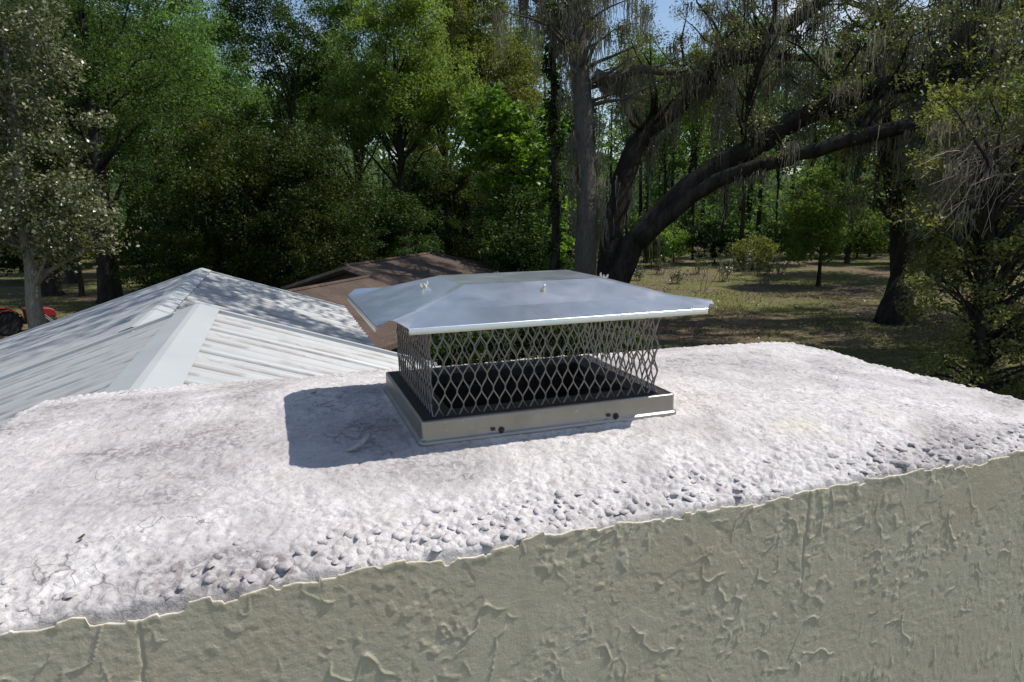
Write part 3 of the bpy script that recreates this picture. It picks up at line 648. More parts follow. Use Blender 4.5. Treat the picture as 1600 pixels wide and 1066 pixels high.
# ================================================================== BROWN SHINGLED OUTBUILDING
def build_shed():
    zr = 2.95
    a = on_ground(540, 416, zr); b = on_ground(672, 396, zr); d = (b-a)[:2]; L = np.linalg.norm(d); d /= L; n = np.array([d[1], -d[0]])   # n points towards the camera side
    root = empty('outbuilding', ((a[0]+b[0])/2, (a[1]+b[1])/2, 0), 'low outbuilding with a brown shingled roof beyond the metal roof', 'outbuilding')
    o2 = np.array([(a[0]+b[0])/2, (a[1]+b[1])/2])
    def P(t, s, z): q = a[:2]+d*t+n*s-o2; return (q[0], q[1], z)
    run = 4.2; ze = zr-run*0.30; zb = zr-2.6*0.30; th = 0.14
    def slab(pts, name, mat):
        k = len(pts); V = pts+[(x, y, z-th) for x, y, z in pts]; F = [tuple(range(k)), tuple(range(2*k-1, k-1, -1))]+[(i, k+i, k+(i+1) % k, (i+1) % k) for i in range(k)]
        MB().add(V, F).build(name, mat, root)
    hl = 4.6; zw = zr-0.34; ws = 0.9
    slab([P(0, 0, zr), P(L, 0, zr), P(L+3.4, run, ze), P(0, run, ze)], 'front_slope', M['shingle'])
    slab([P(L, 0.02, zr-0.003), P(L+3.4, run-0.01, ze-0.003), P(L+3.4, -2.6, zb-0.25)], 'hip_slope', M['shingle'])
    slab([P(0, -0.02, zr-0.003), P(L, -0.02, zr-0.003), P(L+3.4, -2.6, zb-.25), P(0, -2.6, zb)], 'back_slope', M['shingle'])
    slab([P(-hl, ws, zw), P(0.15, ws, zw), P(0.15, run+.4, zw-(run+.4-ws)*.3), P(-hl-1.2, run+.4, zw-(run+.4-ws)*.3)], 'wing_front_slope', M['shingle'])
    slab([P(-hl, ws-.02, zw-.003), P(0.15, ws-.02, zw-.003), P(0.15, -2.2, zw-(2.2+ws)*.3), P(-hl-1.2, -2.2, zw-(2.2+ws)*.3)], 'wing_back_slope', M['shingle'])
    c1 = L+2.9; z4 = zw-(run-ws)*.3-.2
    w_ = MB(); w_.add([P(0.2, run-0.5, 0), P(c1, run-0.5, 0), P(c1, -2.0, 0), P(0.2, -2.0, 0), P(0.2, run-0.5, ze-0.06), P(c1, run-0.5, ze-0.06), P(c1, -2.0, zb-.35), P(0.2, -2.0, zb-.1), P(.2, 0, zr-.16)], [(0, 1, 5, 4), (1, 2, 6, 5), (2, 3, 7, 6), (3, 0, 4, 8, 7)]); w_.build('wall', M['sidingbrown'], root)
    w_ = MB(); w_.add([P(-hl-.4, run-0.2, 0), P(0.15, run-0.2, 0), P(0.15, -1.8, 0), P(-hl-.4, -1.8, 0), P(-hl-.4, run-0.2, z4), P(0.15, run-0.2, z4), P(0.15, -1.8, z4), P(-hl-.4, -1.8, z4)], [(0, 1, 5, 4), (1, 2, 6, 5), (2, 3, 7, 6), (3, 0, 4, 7)]); w_.build('wing_wall', M['sidingbrown'], root)
    for (t0, s0, z0, t1, s1, z1) in ((0, run, ze, L+3.4, run, ze), (0, 0, zr, 0, run, ze), (0, 0, zr, 0, -2.6, zb)):
        p, q = P(t0-.02, s0, z0-0.10), P(t1-.02, s1, z1-0.10); MB().tube([p, q], 0.11, 4).build('fascia', M['woodtrim'], root)
    for (t0, s0, z0, t1, s1, z1) in ((0, 0, zr, L, 0, zr), (L, 0, zr, L+3.4, run, ze), (-hl, ws, zw, .15, ws, zw)):
        p, q = P(t0, s0, z0+.005), P(t1, s1, z1+.005); MB().tube([p, q], 0.07, 5).build('ridge_cap', M['shingle'], root)
build_shed()

# ================================================================== TREES
rs = np.random.RandomState(11)
def leaf_geo(C, size, rng, up=0.3, aspect=0.5, droop=0.0):
    n = len(C); nrm = rng.normal(size=(n, 3)); nrm[:, 2] = np.abs(nrm[:, 2])+up; nrm /= np.linalg.norm(nrm, axis=1)[:, None]
    t = rng.normal(size=(n, 3)); t[:, 2] -= droop; a = t-nrm*np.sum(t*nrm, 1)[:, None]; a /= np.linalg.norm(a, axis=1)[:, None]+1e-9; b = np.cross(nrm, a)
    s = (size*rng.uniform(0.6, 1.35, n))[:, None]; w_ = s*aspect
    V = np.stack([C-a*s*0.5, C-b*w_*0.5+a*s*0.05+nrm*s*0.08, C+a*s*0.5, C+b*w_*0.5+a*s*0.05+nrm*s*0.08], 1).reshape(-1, 3)
    return V
def leaf_mesh(name, C, size, mat, rng, up=0.3, aspect=0.5, droop=0.0, val=None):
    V = leaf_geo(C, size, rng, up, aspect, droop); n = len(C); F = np.arange(4*n).reshape(n, 4)
    v = np.clip(rng.normal(0.5, 0.22, n) if val is None else val + rng.normal(0, 0.15, n), 0, 1)
    return np_mesh(name, V, F, mat, False, {'v': ('FACE', v)})
def clump_points(cl, rad, n, rng, flat=0.7, shell=0.5):
    """n leaves round each clump centre, thicker towards its outside"""
    k = len(cl); d = rng.normal(size=(k, n, 3)); d /= np.linalg.norm(d, axis=2)[:, :, None]; u = rng.uniform(0, 1, (k, n))**shell
    ax = rng.uniform(0.65, 1.35, (k, 1, 3)); ax[:, :, 2] *= flat
    return (cl[:, None, :]+d*u[:, :, None]*rad.reshape(-1, 1, 1)*ax).reshape(-1, 3)
def ell_clumps(c, r, n, rng, shell=0.45, zmin=None):
    d = rng.normal(size=(n, 3)); d /= np.linalg.norm(d, axis=1)[:, None]; u = rng.uniform(0, 1, n)**shell
    P = np.array(c)+d*u[:, None]*np.array(r)
    return P if zmin is None else P[P[:, 2] > zmin]
def limb(b, p0, p1, r0, r1, rng, sag=0.0, n=6, k=6, wob=0.06):
    p0 = np.array(p0, float); p1 = np.array(p1, float); L = np.linalg.norm(p1-p0); pts = []; rr = []
    off = rng.normal(size=3)*wob*L
    for i in range(n):
        t = i/(n-1); p = p0+(p1-p0)*t+off*math.sin(math.pi*t)+np.array([0, 0, sag*L*math.sin(math.pi*t)])+(rng.normal(size=3)*wob*0.25*L if 0 < i < n-1 else 0)
        pts.append(p); rr.append(r0+(r1-r0)*t**0.8)
    b.tube(pts, rr, k); return pts
def tree(name, label, base, height, tr, ells, leaf, n_clump, n_leaf, crad, mat, bark, seed, lean=(0, 0), flat=0.7, aspect=0.5, nlimb=22, up=0.3, droop=0.0, group=None, flare=1.5, cat='tree', bare=None, shell=0.45, trunk_top=0.8, vgrad=0.0):
    """ells: list of (cx,cy,cz,rx,ry,rz,weight) in the tree's own frame (base at 0)"""
    rng = np.random.RandomState(seed); root = empty(name, base, label, cat, group)
    cls = []; W_ = sum(e[6] for e in ells)
    for e in ells: cls.append(ell_clumps(e[:3], e[3:6], max(2, int(n_clump*e[6]/W_)), rng, shell))
    cl = np.concatenate(cls); cl[:, 2] = np.maximum(cl[:, 2], 0.3)
    rad = crad*rng.uniform(0.6, 1.4, len(cl)); C = clump_points(cl, rad, n_leaf, rng, flat)
    C[:, 2] = np.maximum(C[:, 2], 0.05)
    val = np.repeat(rng.normal(0.5, 0.16, len(cl)), n_leaf) + rng.normal(0, 0.1, len(C))
    link('crown', leaf_mesh(name+'_crown', C, leaf, mat, rng, up, aspect, droop, val), root)
    b = MB(); top = np.array([lean[0], lean[1], height*trunk_top]); pts = []; rr = []
    for i in range(9):
        t = i/8; pts.append(np.array([top[0]*t**1.2+0.12*tr*math.sin(5*t+seed), top[1]*t**1.2+0.12*tr*math.cos(4*t+seed), top[2]*t]) + rng.normal(size=3)*np.array([1, 1, 0])*tr*0.15*(t > 0)); rr.append(tr*(flare if i == 0 else (1+(flare-1)*0.18 if i == 1 and flare > 1 else 1))*(1-0.78*t))
    pts.insert(1, pts[0]*0.85+pts[1]*0.15); rr.insert(1, tr*(1+(flare-1)*0.35))
    b.tube([pts[0]+np.array([0, 0, -0.15])]+pts, [rr[0]*1.1]+rr, 12, True, 0.08, random.Random(seed))
    tp = np.array(pts)
    order = rng.permutation(len(cl))[:nlimb]
    for j in order:
        zt = max(0.12*height, min(cl[j][2]*rng.uniform(0.5, 0.85), top[2]*0.98)); k = np.argmin(np.abs(tp[:, 2]-zt)); r0 = np.interp(zt, tp[:, 2], np.array(rr))*0.45
        st = np.array([np.interp(zt, tp[:, 2], tp[:, 0]), np.interp(zt, tp[:, 2], tp[:, 1]), zt])
        limb(b, st, cl[j], max(r0, 0.03), max(0.012, r0*0.18), rng, 0.04, 6, 5)
    b.build('trunk', bark, root, True)
    return root
def copy_tree(src, loc, rz, sc, label, mat=None, group=None):
    r_ = src.copy(); COL.objects.link(r_); r_.location = tuple(float(x) for x in loc); r_.rotation_euler = (0, 0, rz); r_.scale = sc if isinstance(sc, tuple) else (sc,)*3
    r_['label'] = label
    if group: r_['group'] = group
    for ch in src.children:
        c = ch.copy(); COL.objects.link(c); c.parent = r_
        if mat and ch.name.startswith('crown'): c.material_slots[0].link = 'OBJECT'; c.material_slots[0].material = mat
    return r_
def px2m(d): return d/FPX

# pale-leaved tree at the far left
d = 31.5
tree('pale_tree', 'pale grey-leaved tree at far left with a light trunk', gp(32, d), 14.5, 0.28, [(0.1, 0, 7.5, 2.9, 2.9, 5.0, 1.0), (-2.2, 0, 9, 2.4, 2.4, 4.5, .5), (1.6, -0.5, 4.6, 1.6, 1.6, 1.6, .25), (0, 0, 12, 2.6, 2.6, 3, .4)], 0.15, 240, 150, 0.75, M['leaf_pale'], M['bark_pale'], 21, (0.3, 0), 0.75, 0.6, 26, 0.25, 0.3)
# tall tree with the thick straight dark trunk
d = 43
tree('shade_tree', 'tall tree with a thick straight dark trunk left of the metal roof', gp(157, d), 20, 0.52, [(0.6, 0, 12.5, 4.6, 4.4, 5.5, 1.0), (3.4, 0, 9.2, 3.4, 3, 3.0, .5), (0.5, 0, 18, 4.2, 4, 3.6, .6), (-2.6, 0, 10.5, 2.6, 2.6, 3, .3)], 0.17, 300, 150, 1.05, M['leaf_mid'], M['bark_dark'], 22, (0.3, 0), 0.65, 0.42, 26, 0.3, 0.5, flare=1.5)
tree('dark_tree', 'dark trunked tree standing behind the pale-leaved tree', gp(64, 49), 17, 0.52, [(0, 0, 10.5, 4.4, 4, 5, 1), (0.5, 0, 15, 3.6, 3.6, 3, .5)], 0.19, 190, 120, 1.1, M['leaf_dark'], M['bark_dark'], 23, (0.2, 0), 0.65, 0.45, 20)
tree('slim_tree', 'slim young tree between the two dark trunks at left', gp(111, 47), 11, 0.13, [(0, 0, 7.4, 2.2, 2, 3.4, 1)], 0.16, 90, 110, 0.7, M['leaf_olive'], M['bark_dark'], 24, (0.1, 0), 0.65, 0.45, 14)
# dense dark evergreens in the middle left
dense = tree('dense_evergreen', 'dense dark evergreen directly behind the metal roof peak', gp(345, 35), 9.6, 0.26, [(0, 0, 4.6, 3.5, 3.3, 4.0, 1.0), (0.3, 0, 7.2, 2.4, 2.4, 2.2, .45), (0, 0, 2.0, 3.6, 3.4, 1.9, .5)], 0.15, 330, 150, 0.72, M['leaf_dense'], M['bark_dark'], 25, (0.2, 0), 0.75, 0.45, 20, 0.3, 0.2)
copy_tree(dense, gp(487, 33), 2.1, (0.86, 0.86, 0.94), 'dense dark evergreen above the left end of the brown roof')
copy_tree(dense, gp(415, 38), 4.0, (0.9, 0.9, 0.98), 'dense evergreen squeezed between two others behind the metal roof')
copy_tree(dense, gp(590, 37), 5.0, (0.95, 0.95, 0.66), 'low dark evergreen behind the peak of the brown roof', M['leaf_dark'])
copy_tree(dense, gp(665, 45), 0.9, (1.0, 1.0, 0.92), 'dark evergreen filling the gap behind the yellow-green tree', M['leaf_dark'])
copy_tree(dense, gp(730, 42), 2.9, (0.9, 0.9, 0.85), 'evergreen between the yellow-green and bright broad-leaved trees')
copy_tree(dense, gp(860, 44), 1.9, (1.0, 1.0, 1.0), 'evergreen behind the ivy stem', M['leaf_dark'])
copy_tree(dense, gp(268, 40), 3.2, (0.8, 0.8, 0.85), 'dark evergreen at the left edge of the dense clump', M['leaf_dark'])
# leaning tree
tree('leaning_tree', 'dark tree with a slanting trunk behind the dense evergreens', gp(412, 46), 19, 0.26, [(1.6, 0, 15.5, 2.9, 2.8, 3.6, 1), (0.2, 0, 17.5, 2.4, 2.4, 2.4, .4), (3.2, 0, 12.6, 1.8, 1.8, 1.8, .25)], 0.17, 170, 130, 0.85, M['leaf_dark'], M['bark_dark'], 26, (3.2, 0), 0.7, 0.45, 16, flare=1.3)
# feathery yellow-green tree
feath = tree('feathery_tree', 'feathery yellow-green tree rising above the brown roof', gp(632, 39), 16.5, 0.30, [(0, 0, 11.5, 3.9, 3.6, 4.0, 1.0), (-2.3, 0, 9.8, 2.5, 2.4, 2.0, .35), (2.4, 0, 10.5, 2.2, 2.2, 2.4, .35), (0.4, 0, 15, 2.6, 2.6, 2.0, .4)], 0.19, 330, 150, 0.80, M['leaf_feather'], M['bark_dark'], 27, (-0.2, 0), 0.6, 0.38, 30, 0.2, 0.9)
copy_tree(feath, gp(560, 47), 2.2, (1.0, 1.0, 1.12), 'tall feathery tree between the slanting trunk and the yellow-green tree', M['leaf_mid'])
copy_tree(feath, gp(265, 52), 1.2, (1.25, 1.25, 1.32), 'tall blue-green feathery tree behind the thick straight trunk', M['leaf_far'])
copy_tree(feath, gp(755, 50), 3.6, (1.15, 1.15, 1.25), 'tall feathery tree behind the bright broad-leaved tree', M['leaf_olive'])
copy_tree(feath, gp(700, 56), 5.1, (1.2, 1.2, 1.45), 'tallest feathery tree right of the yellow-green one', M['leaf_mid'])
copy_tree(feath, gp(100, 56), 4.3, (1.3, 1.3, 1.4), 'tall hazy green tree at the upper left behind the pale leaves', M['leaf_far'])
copy_tree(feath, gp(350, 60), 0.4, (1.15, 1.15, 1.2), 'hazy blue-green tree under the patch of blue sky', M['leaf_far'])
# bright broad-leaved tree
tree('broadleaf_tree', 'broad-leaved tree with a bright sunlit yellow-green top', gp(800, 32.5), 10.8, 0.22, [(0, 0, 7.2, 2.4, 2.4, 3.0, 1), (-1.2, 0, 8.4, 1.5, 1.5, 1.8, .3), (0.7, 0, 3.6, 2.2, 2.2, 2.4, .5)], 0.26, 210, 60, 0.62, M['leaf_bright'], M['bark_dark'], 28, (0.1, 0), 0.6, 0.62, 18, 0.7, 0.2)
tree('understory_tree', 'dark low tree in front of the bright broad-leaved tree', gp(806, 30.3), 6.4, 0.16, [(0, 0, 3.6, 2.3, 2.3, 2.2, 1), (0.8, 0, 1.6, 2.0, 2.0, 1.5, .4)], 0.15, 130, 110, 0.6, M['leaf_dark'], M['bark_dark'], 29, (0.2, 0), 0.7, 0.5, 14)  # dark leaves stand in for the oak's shade on the broadleaf's lower crown

# ---------------------------------------------------------------- moss-hung live oak
def moss_mesh(name, tops, lens, rng, per=26, spread=0.16):
    V = []; vals = []
    k = len(tops); T = np.repeat(tops, per, 0)+rng.normal(size=(k*per, 3))*np.array([spread, spread, 0.08]); L = np.repeat(lens, per)*rng.uniform(0.25, 1.0, k*per)
    n = len(T); seg = 4; w0 = rng.uniform(0.010, 0.024, n); ang = rng.uniform(0, np.pi, n); ax = np.stack([np.cos(ang), np.sin(ang), 0*ang], -1)
    rows = []
    cen = T.copy()
    for s in range(seg+1):
        t = s/seg; wd = w0*(1.0-0.75*t)*(0.6+0.8*rng.uniform(size=n))
        c = T - np.array([0, 0, 1.])*(L*t)[:, None] + rng.normal(size=(n, 3))*0.035*np.array([1, 1, .3])*(0.4+t)
        # clusters gather towards a point at the tip
        rows.append((c-ax*wd[:, None], c+ax*wd[:, None]))
    A = np.stack([np.stack(r_, 1) for r_ in rows], 1)          # n, seg+1, 2, 3
    V = A.reshape(-1, 3); base = (np.arange(n)*(seg+1)*2)[:, None]
    F = np.concatenate([np.stack([base[:, 0]+2*s, base[:, 0]+2*s+1, base[:, 0]+2*s+3, base[:, 0]+2*s+2], -1)[:, None] for s in range(seg)], 1).reshape(-1, 4)
    v = np.repeat(np.clip(np.repeat(rng.normal(0.5, 0.2, k), per)+rng.normal(0, 0.12, n), 0, 1), seg)
    return np_mesh(name, V, F, M['moss'], False, {'v': ('FACE', v)})
def smooth_path(pts, rads, n=26):
    P = np.array(pts, float); t = np.linspace(0, 1, len(P)); q = np.linspace(0, 1, n)
    Q = np.stack([np.interp(q, t, P[:, k]) for k in range(3)], -1); r_ = np.interp(q, t, rads)
    for _ in range(2): Q[1:-1] = (Q[:-2]+2*Q[1:-1]+Q[2:])/4
    return Q, r_
def build_oak():
    rng = np.random.RandomState(71); rr = random.Random(71)
    base = gp(950, 26.5); root = empty('live_oak', base, 'huge live oak with long arching limbs hung with grey moss', 'tree')
    def loc(px, py, dep): return at(px, py, dep)-base
    b = MB(); paths = []
    def L(pts, rads, rough=0.07, k=12, n=28):
        Q, r_ = smooth_path([loc(*p) for p in pts], rads, n); Q[1:] += rng.normal(size=Q[1:].shape)*0.10*np.minimum(r_[1:, None], 0.4)
        b.tube(Q, r_, k, True, rough, rr); paths.append((Q, r_)); return Q
    dp = 25.6
    b.tube([np.array([0, 0, -0.3]), np.array([0, 0, 0.25]), np.array([0, 0, 0.9]), np.array([0.15, 0, 1.9])], [1.35, 1.0, 0.78, 0.62], 16, True, 0.08, rr)
    L([(948, 488, dp), (958, 440, dp), (985, 385, dp), (1020, 340, dp-.2), (1062, 300, dp-.5), (1120, 262, dp-.8), (1180, 226, dp-1.2), (1240, 192, dp-1.5), (1300, 160, dp-1.8), (1365, 140, dp-2), (1440, 122, dp-2.2), (1520, 110, dp-2.5), (1605, 82, dp-2.8), (1720, 45, dp-3), (1830, 30, dp-3)],
      [0.62, 0.50, 0.43, 0.41, 0.39, 0.37, 0.36, 0.34, 0.33, 0.33, 0.32, 0.31, 0.30, 0.24, 0.12])
    L([(1000, 380, dp-.4), (1045, 335, dp-.9), (1100, 292, dp-1.6), (1160, 266, dp-2.2), (1225, 250, dp-2.7), (1300, 226, dp-3.2), (1380, 205, dp-3.6), (1450, 192, dp-3.9), (1500, 168, dp-4.2), (1570, 150, dp-4.5)], [0.28, 0.27, 0.26, 0.25, 0.24, 0.24, 0.23, 0.20, 0.14, 0.06])
    L([(1298, 160, dp-1.8), (1318, 178, dp-2.2), (1345, 196, dp-2.8), (1375, 206, dp-3.4)], [0.22, 0.21, 0.22, 0.2], n=10)
    L([(1432, 125, dp-2.2), (1446, 150, dp-2.6), (1470, 172, dp-3.2), (1510, 170, dp-3.6)], [0.24, 0.22, 0.19, 0.12], n=10)
    L([(950, 455, dp+.3), (953, 400, dp+.5), (962, 340, dp+.6), (975, 270, dp+.7), (990, 226, dp+.8), (1030, 190, dp+1), (1075, 150, dp+1.2), (1120, 108, dp+1.4), (1190, 68, dp+1.6), (1270, 10, dp+1.8), (1350, -40, dp+2), (1440, -80, dp+2)], [0.56, 0.46, 0.42, 0.40, 0.40, 0.37, 0.37, 0.34, 0.30, 0.27, 0.2, 0.1])
    L([(1130, 100, dp+1.4), (1200, 85, dp+1), (1290, 95, dp+.4), (1360, 70, dp), (1440, 75, dp-.4)], [0.18, 0.15, 0.12, 0.1, 0.05], n=14)
    L([(1440, 120, dp-2.2), (1480, 85, dp-2.6), (1530, 40, dp-3), (1620, 20, dp-3.4)], [0.2, 0.17, 0.15, 0.1], n=12)
    L([(1180, 225, dp-1.2), (1165, 170, dp-1.4), (1180, 110, dp-1.8), (1210, 50, dp-2.2), (1215, -30, dp-2.6)], [0.16, 0.13, 0.11, 0.09, 0.05], n=12)
    # twigs and leaf clumps along the limbs
    cl = []; 
    for qi, (Q, r_) in enumerate(paths):
        m = {0: 44, 1: 10, 4: 60}.get(qi, 14)
        for _ in range(m):
            i = rng.randint(int(len(Q)*(0.42 if qi in (0, 4) else 0.3)), len(Q)); st = Q[i]; up = rng.uniform(0.6, 3.2) if qi != 1 else rng.uniform(0.1, 1.2)
            e = st+np.array([rng.normal()*1.0, rng.normal()*1.6, up])
            limb(b, st, e, max(0.03, r_[i]*0.22), 0.012, rng, 0.05, 5, 5, 0.12); cl.append(e)
            if rng.uniform() < 0.6: cl.append((st+e)/2+rng.normal(size=3)*0.5)
    # upper canopy filling the top right of the picture
    for _ in range(250):
        py = rng.uniform(-230, 60) if rng.uniform() < 0.7 else rng.uniform(40, 165); p = loc(rng.uniform(830, 1720), py, dp+(rng.uniform(-3.5, 6.5) if py < 30 else rng.uniform(0.5, 6.5))); cl.append(p)
    b.build('trunk', M['bark_oak'], root, True)
    cl = np.array(cl); C = clump_points(cl, 0.62*rng.uniform(0.6, 1.4, len(cl)), 130, rng, 0.6)
    link('crown', leaf_mesh('oak_crown', C, 0.105, M['leaf_oak'], rng, 0.3, 0.42, 0.1, np.repeat(rng.normal(0.5, 0.18, len(cl)), 130)), root)
    # moss
    tops = []; ln = []
    for qi, (Q, r_) in enumerate(paths[:8]):
        for _ in range({0: 30, 1: 12, 4: 40}.get(qi, 12)):
            i = rng.randint(6, len(Q)); tops.append(Q[i]+np.array([rng.normal()*0.15, rng.normal()*0.2, -r_[i]*0.7])); ln.append(rng.choice([0.5, 0.9, 1.5, 2.1], p=[.35, .35, .2, .1]))
    for p in cl[rng.permutation(len(cl))[:330]]: tops.append(p); ln.append(rng.uniform(0.4, 1.7))
    for px in np.linspace(1085, 1240, 22): tops.append(loc(px+rng.normal()*6, rng.uniform(85, 140), dp+0.9+rng.normal()*.4)); ln.append(rng.uniform(1.2, 2.4))
    link('hanging_moss', moss_mesh('hanging_moss', np.array(tops), np.array(ln), rng, 30), root)
build_oak()
def build_cypress():
    rng = np.random.RandomState(81); rr = random.Random(81); dp = 24.6; base = gp(914, 25.6)
    root = empty('grey_trunk_tree', base, 'tall straight grey trunk hung with moss, left of the live oak', 'tree')
    def loc(px, py, d_=dp): return at(px, py, d_)-base
    b = MB(); Q, r_ = smooth_path([(0, 0, -.2), (0, 0, 0.5), loc(916, 400), loc(918, 300), loc(913, 210), loc(906, 110), loc(897, 0), loc(890, -120), loc(886, -330)], [0.70, 0.47, 0.39, 0.37, 0.35, 0.33, 0.29, 0.23, 0.12], 30)
    b.tube(Q, r_, 16, True, 0.10, rr); cl = []; tops = []; ln = []
    E, er = smooth_path([loc(928, 118), loc(950, 126), loc(972, 118), loc(1000, 104), loc(1035, 116), loc(1075, 108)], [0.26, 0.22, 0.19, 0.16, 0.14, 0.07], 14); b.tube(E, er, 8, True, 0.08, rr)
    E2, er2 = smooth_path([loc(900, 60), loc(880, 30), loc(850, 10), loc(800, -30)], [0.2, 0.16, 0.12, 0.06], 10); b.tube(E2, er2, 8, True, 0.08, rr)
    # ivy-clad companion stem
    for EE in (E, E2):
        for _ in range(14): i = rng.randint(2, len(EE)); tops.append(EE[i]+np.array([0, 0, -.1])); ln.append(rng.uniform(.6, 1.9)); cl.append(EE[i]+rng.normal(size=3)*np.array([.6, .6, .4])+np.array([0, 0, .5]))
    for _ in range(90):
        p = loc(rng.uniform(770, 1010), rng.uniform(-300, 60), dp+rng.uniform(-2.5, 3.5)); cl.append(p)
        if rng.uniform() < 0.8: tops.append(p); ln.append(rng.uniform(.6, 2.2))
    for z in np.linspace(4, 13, 46): tops.append(np.array([np.interp(z, Q[:, 2], Q[:, 0]), np.interp(z, Q[:, 2], Q[:, 1]), z])+np.array([rng.choice([-1, 1])*.46, rng.normal()*.3, 0])); ln.append(rng.uniform(.5, 1.6))
    cl = np.array(cl)
    for j in range(0, len(cl), 2):
        i = np.argmin(np.abs(Q[:, 2]-cl[j][2]+1.0)); limb(b, Q[i], cl[j], 0.09, 0.012, rng, 0.05, 6, 5)
    b.build('trunk', M['bark_cyp'], root, True)
    C = clump_points(cl, 0.55*rng.uniform(.6, 1.4, len(cl)), 130, rng, 0.6); link('crown', leaf_mesh('cyp_crown', C, 0.10, M['leaf_oak'], rng, .3, .4), root)
    link('hanging_moss', moss_mesh('hanging_moss', np.array(tops), np.array(ln), rng, 32), root)
    # ivy stem
    base2 = gp(868, 27.5); r2 = empty('ivy_stem', base2, 'slim dark stem wrapped in ivy left of the grey trunk', 'tree'); b = MB()
    Q2, q2 = smooth_path([(0, 0, -.1), at(868, 300, 26.5)-base2, at(866, 150, 26.5)-base2, at(862, 20, 26.5)-base2, at(858, -80, 26.5)-base2], [.2, .16, .14, .1, .05], 20); b.tube(Q2, q2, 8, True, .1, rr); b.build('trunk', M['bark_dark'], r2, True)
    iv = []
    for _ in range(150): i = rng.randint(0, len(Q2)); iv.append(Q2[i]+rng.normal(size=3)*np.array([.14, .14, .3]))
    C = clump_points(np.array(iv), 0.24*np.ones(150), 45, rng, 1.2); C[:, 2] = np.maximum(C[:, 2], .05); link('crown', leaf_mesh('ivy_crown', C, 0.13, M['leaf_dark'], rng, .2, .7), r2)
build_cypress()
# ---------------------------------------------------------------- right-hand trees
def build_right_tree():
    rng = np.random.RandomState(91); rr = random.Random(91); base = gp(1415, 32); base[2] = 0; dp = (base-CAM)@CF
    root = empty('yard_tree', base, 'dark trunked tree standing alone in the yard at right', 'tree'); b = MB()
    def loc(px, py, d_=None): return at(px, py, d_ or dp+0.6)-base
    Q, r_ = smooth_path([(0, 0, -.2), (0, 0, .15), (-0.05, 0, .6), loc(1412, 440), loc(1411, 380), loc(1407, 330), loc(1397, 270), loc(1382, 220), loc(1375, 150), loc(1380, 60), loc(1400, -40)], [1.0, .78, .58, .5, .46, .42, .4, .36, .28, .2, .08], 30); b.tube(Q, r_, 14, True, .09, rr)
    br = []
    for pts in ([(1402, 300), (1430, 270), (1470, 240), (1530, 215)], [(1408, 345), (1385, 335), (1372, 310)], [(1405, 320), (1425, 300), (1440, 250), (1445, 190)], [(1380, 220), (1340, 180), (1310, 130), (1290, 60)], [(1390, 240), (1430, 180), (1480, 110), (1540, 40)]):
        E, e = smooth_path([loc(x, y, dp+rng.normal()*.6) for x, y in pts], np.linspace(.2, .05, len(pts)), 12); b.tube(E, e, 7, True, .08, rr); br.append(E)
    cl = []
    for E in br:
        for _ in range(16): cl.append(E[rng.randint(4, 12)]+rng.normal(size=3)*np.array([.9, 1.2, .7])+np.array([0, 0, .4]))
    for _ in range(120): cl.append(loc(rng.uniform(1280, 1600), rng.uniform(-220, 130), dp+rng.uniform(-3, 4)))
    cl = np.array(cl)
    for j in range(0, len(cl), 2): i = np.argmin(np.abs(Q[:, 2]-cl[j][2]+.8)); limb(b, Q[i], cl[j], .08, .012, rng, .05, 6, 5)
    b.build('trunk', M['bark_oak'], root, True)
    C = clump_points(cl, .6*rng.uniform(.6, 1.4, len(cl)), 130, rng, .6); link('crown', leaf_mesh('yard_crown', C, .12, M['leaf_oak'], rng, .3, .45), root)
    link('hanging_moss', moss_mesh('hanging_moss', cl[::3], rng.uniform(.4, 1.3, len(cl[::3])), rng, 24), root)
build_right_tree()
def build_right_thicket():
    rng = np.random.RandomState(95)
    base = gp(1570, 19.5); root = empty('twiggy_tree', base, 'twiggy brownish tree at the right edge with bare drooping branches', 'tree'); dp = (base-CAM)@CF
    def loc(px, py, d_): return at(px, py, d_)-base
    b = MB(); tw = MB()
    limb(b, (0, 0, -.1), (-.3, .2, 5.2), .24, .08, rng, 0, 9, 9, .03)
    cl = []
    for _ in range(190):
        px, py = rng.uniform(1440, 1760), rng.uniform(140, 345); cl.append(loc(px, py, dp+rng.uniform(-1.2, 2.4)))
    for _ in range(330):
        px, py = rng.uniform(1422, 1800), rng.uniform(330, 620); q = loc(px, py, dp+rng.uniform(-1.5, 2.2)); q[2] = max(q[2], .2); cl.append(q)
    cl = np.array(cl)
    for j in range(0, len(cl), 4): limb(b, (-.05*cl[j][2], .03, min(cl[j][2]*.6, 4.5)), cl[j], .05, .01, rng, .1, 6, 5)
    for _ in range(190):                   # bare twigs arching out to the left
        p0 = loc(rng.uniform(1500, 1640), rng.uniform(210, 320), dp+rng.uniform(-1, 1.5)); p1 = loc(rng.uniform(1415, 1560), rng.uniform(255, 380), dp+rng.uniform(-1.6, 1)); limb(tw, p0, p1, .016, .004, rng, .10, 7, 4, .06)
    b.build('trunk', M['bark_dark'], root, True); tag(tw.build('bare_twigs', M['twig'], root), None)
    lv = np.array([80 if p[2] > 5 else 110 for p in cl]); C = clump_points(cl, .40*rng.uniform(.6, 1.4, len(cl)), 95, rng, .7); C[:, 2] = np.maximum(C[:, 2], .05)
    link('crown', leaf_mesh('thicket_crown', C, .11, M['leaf_thicket'], rng, .3, .45), root)
    mt = np.array([loc(rng.uniform(1450, 1660), rng.uniform(150, 330), dp+rng.uniform(-1.3, 1.5)) for _ in range(70)]); link('hanging_moss', moss_mesh('hanging_moss', mt, rng.uniform(.3, 1.0, 70), rng, 22, .12), root)
build_right_thicket()
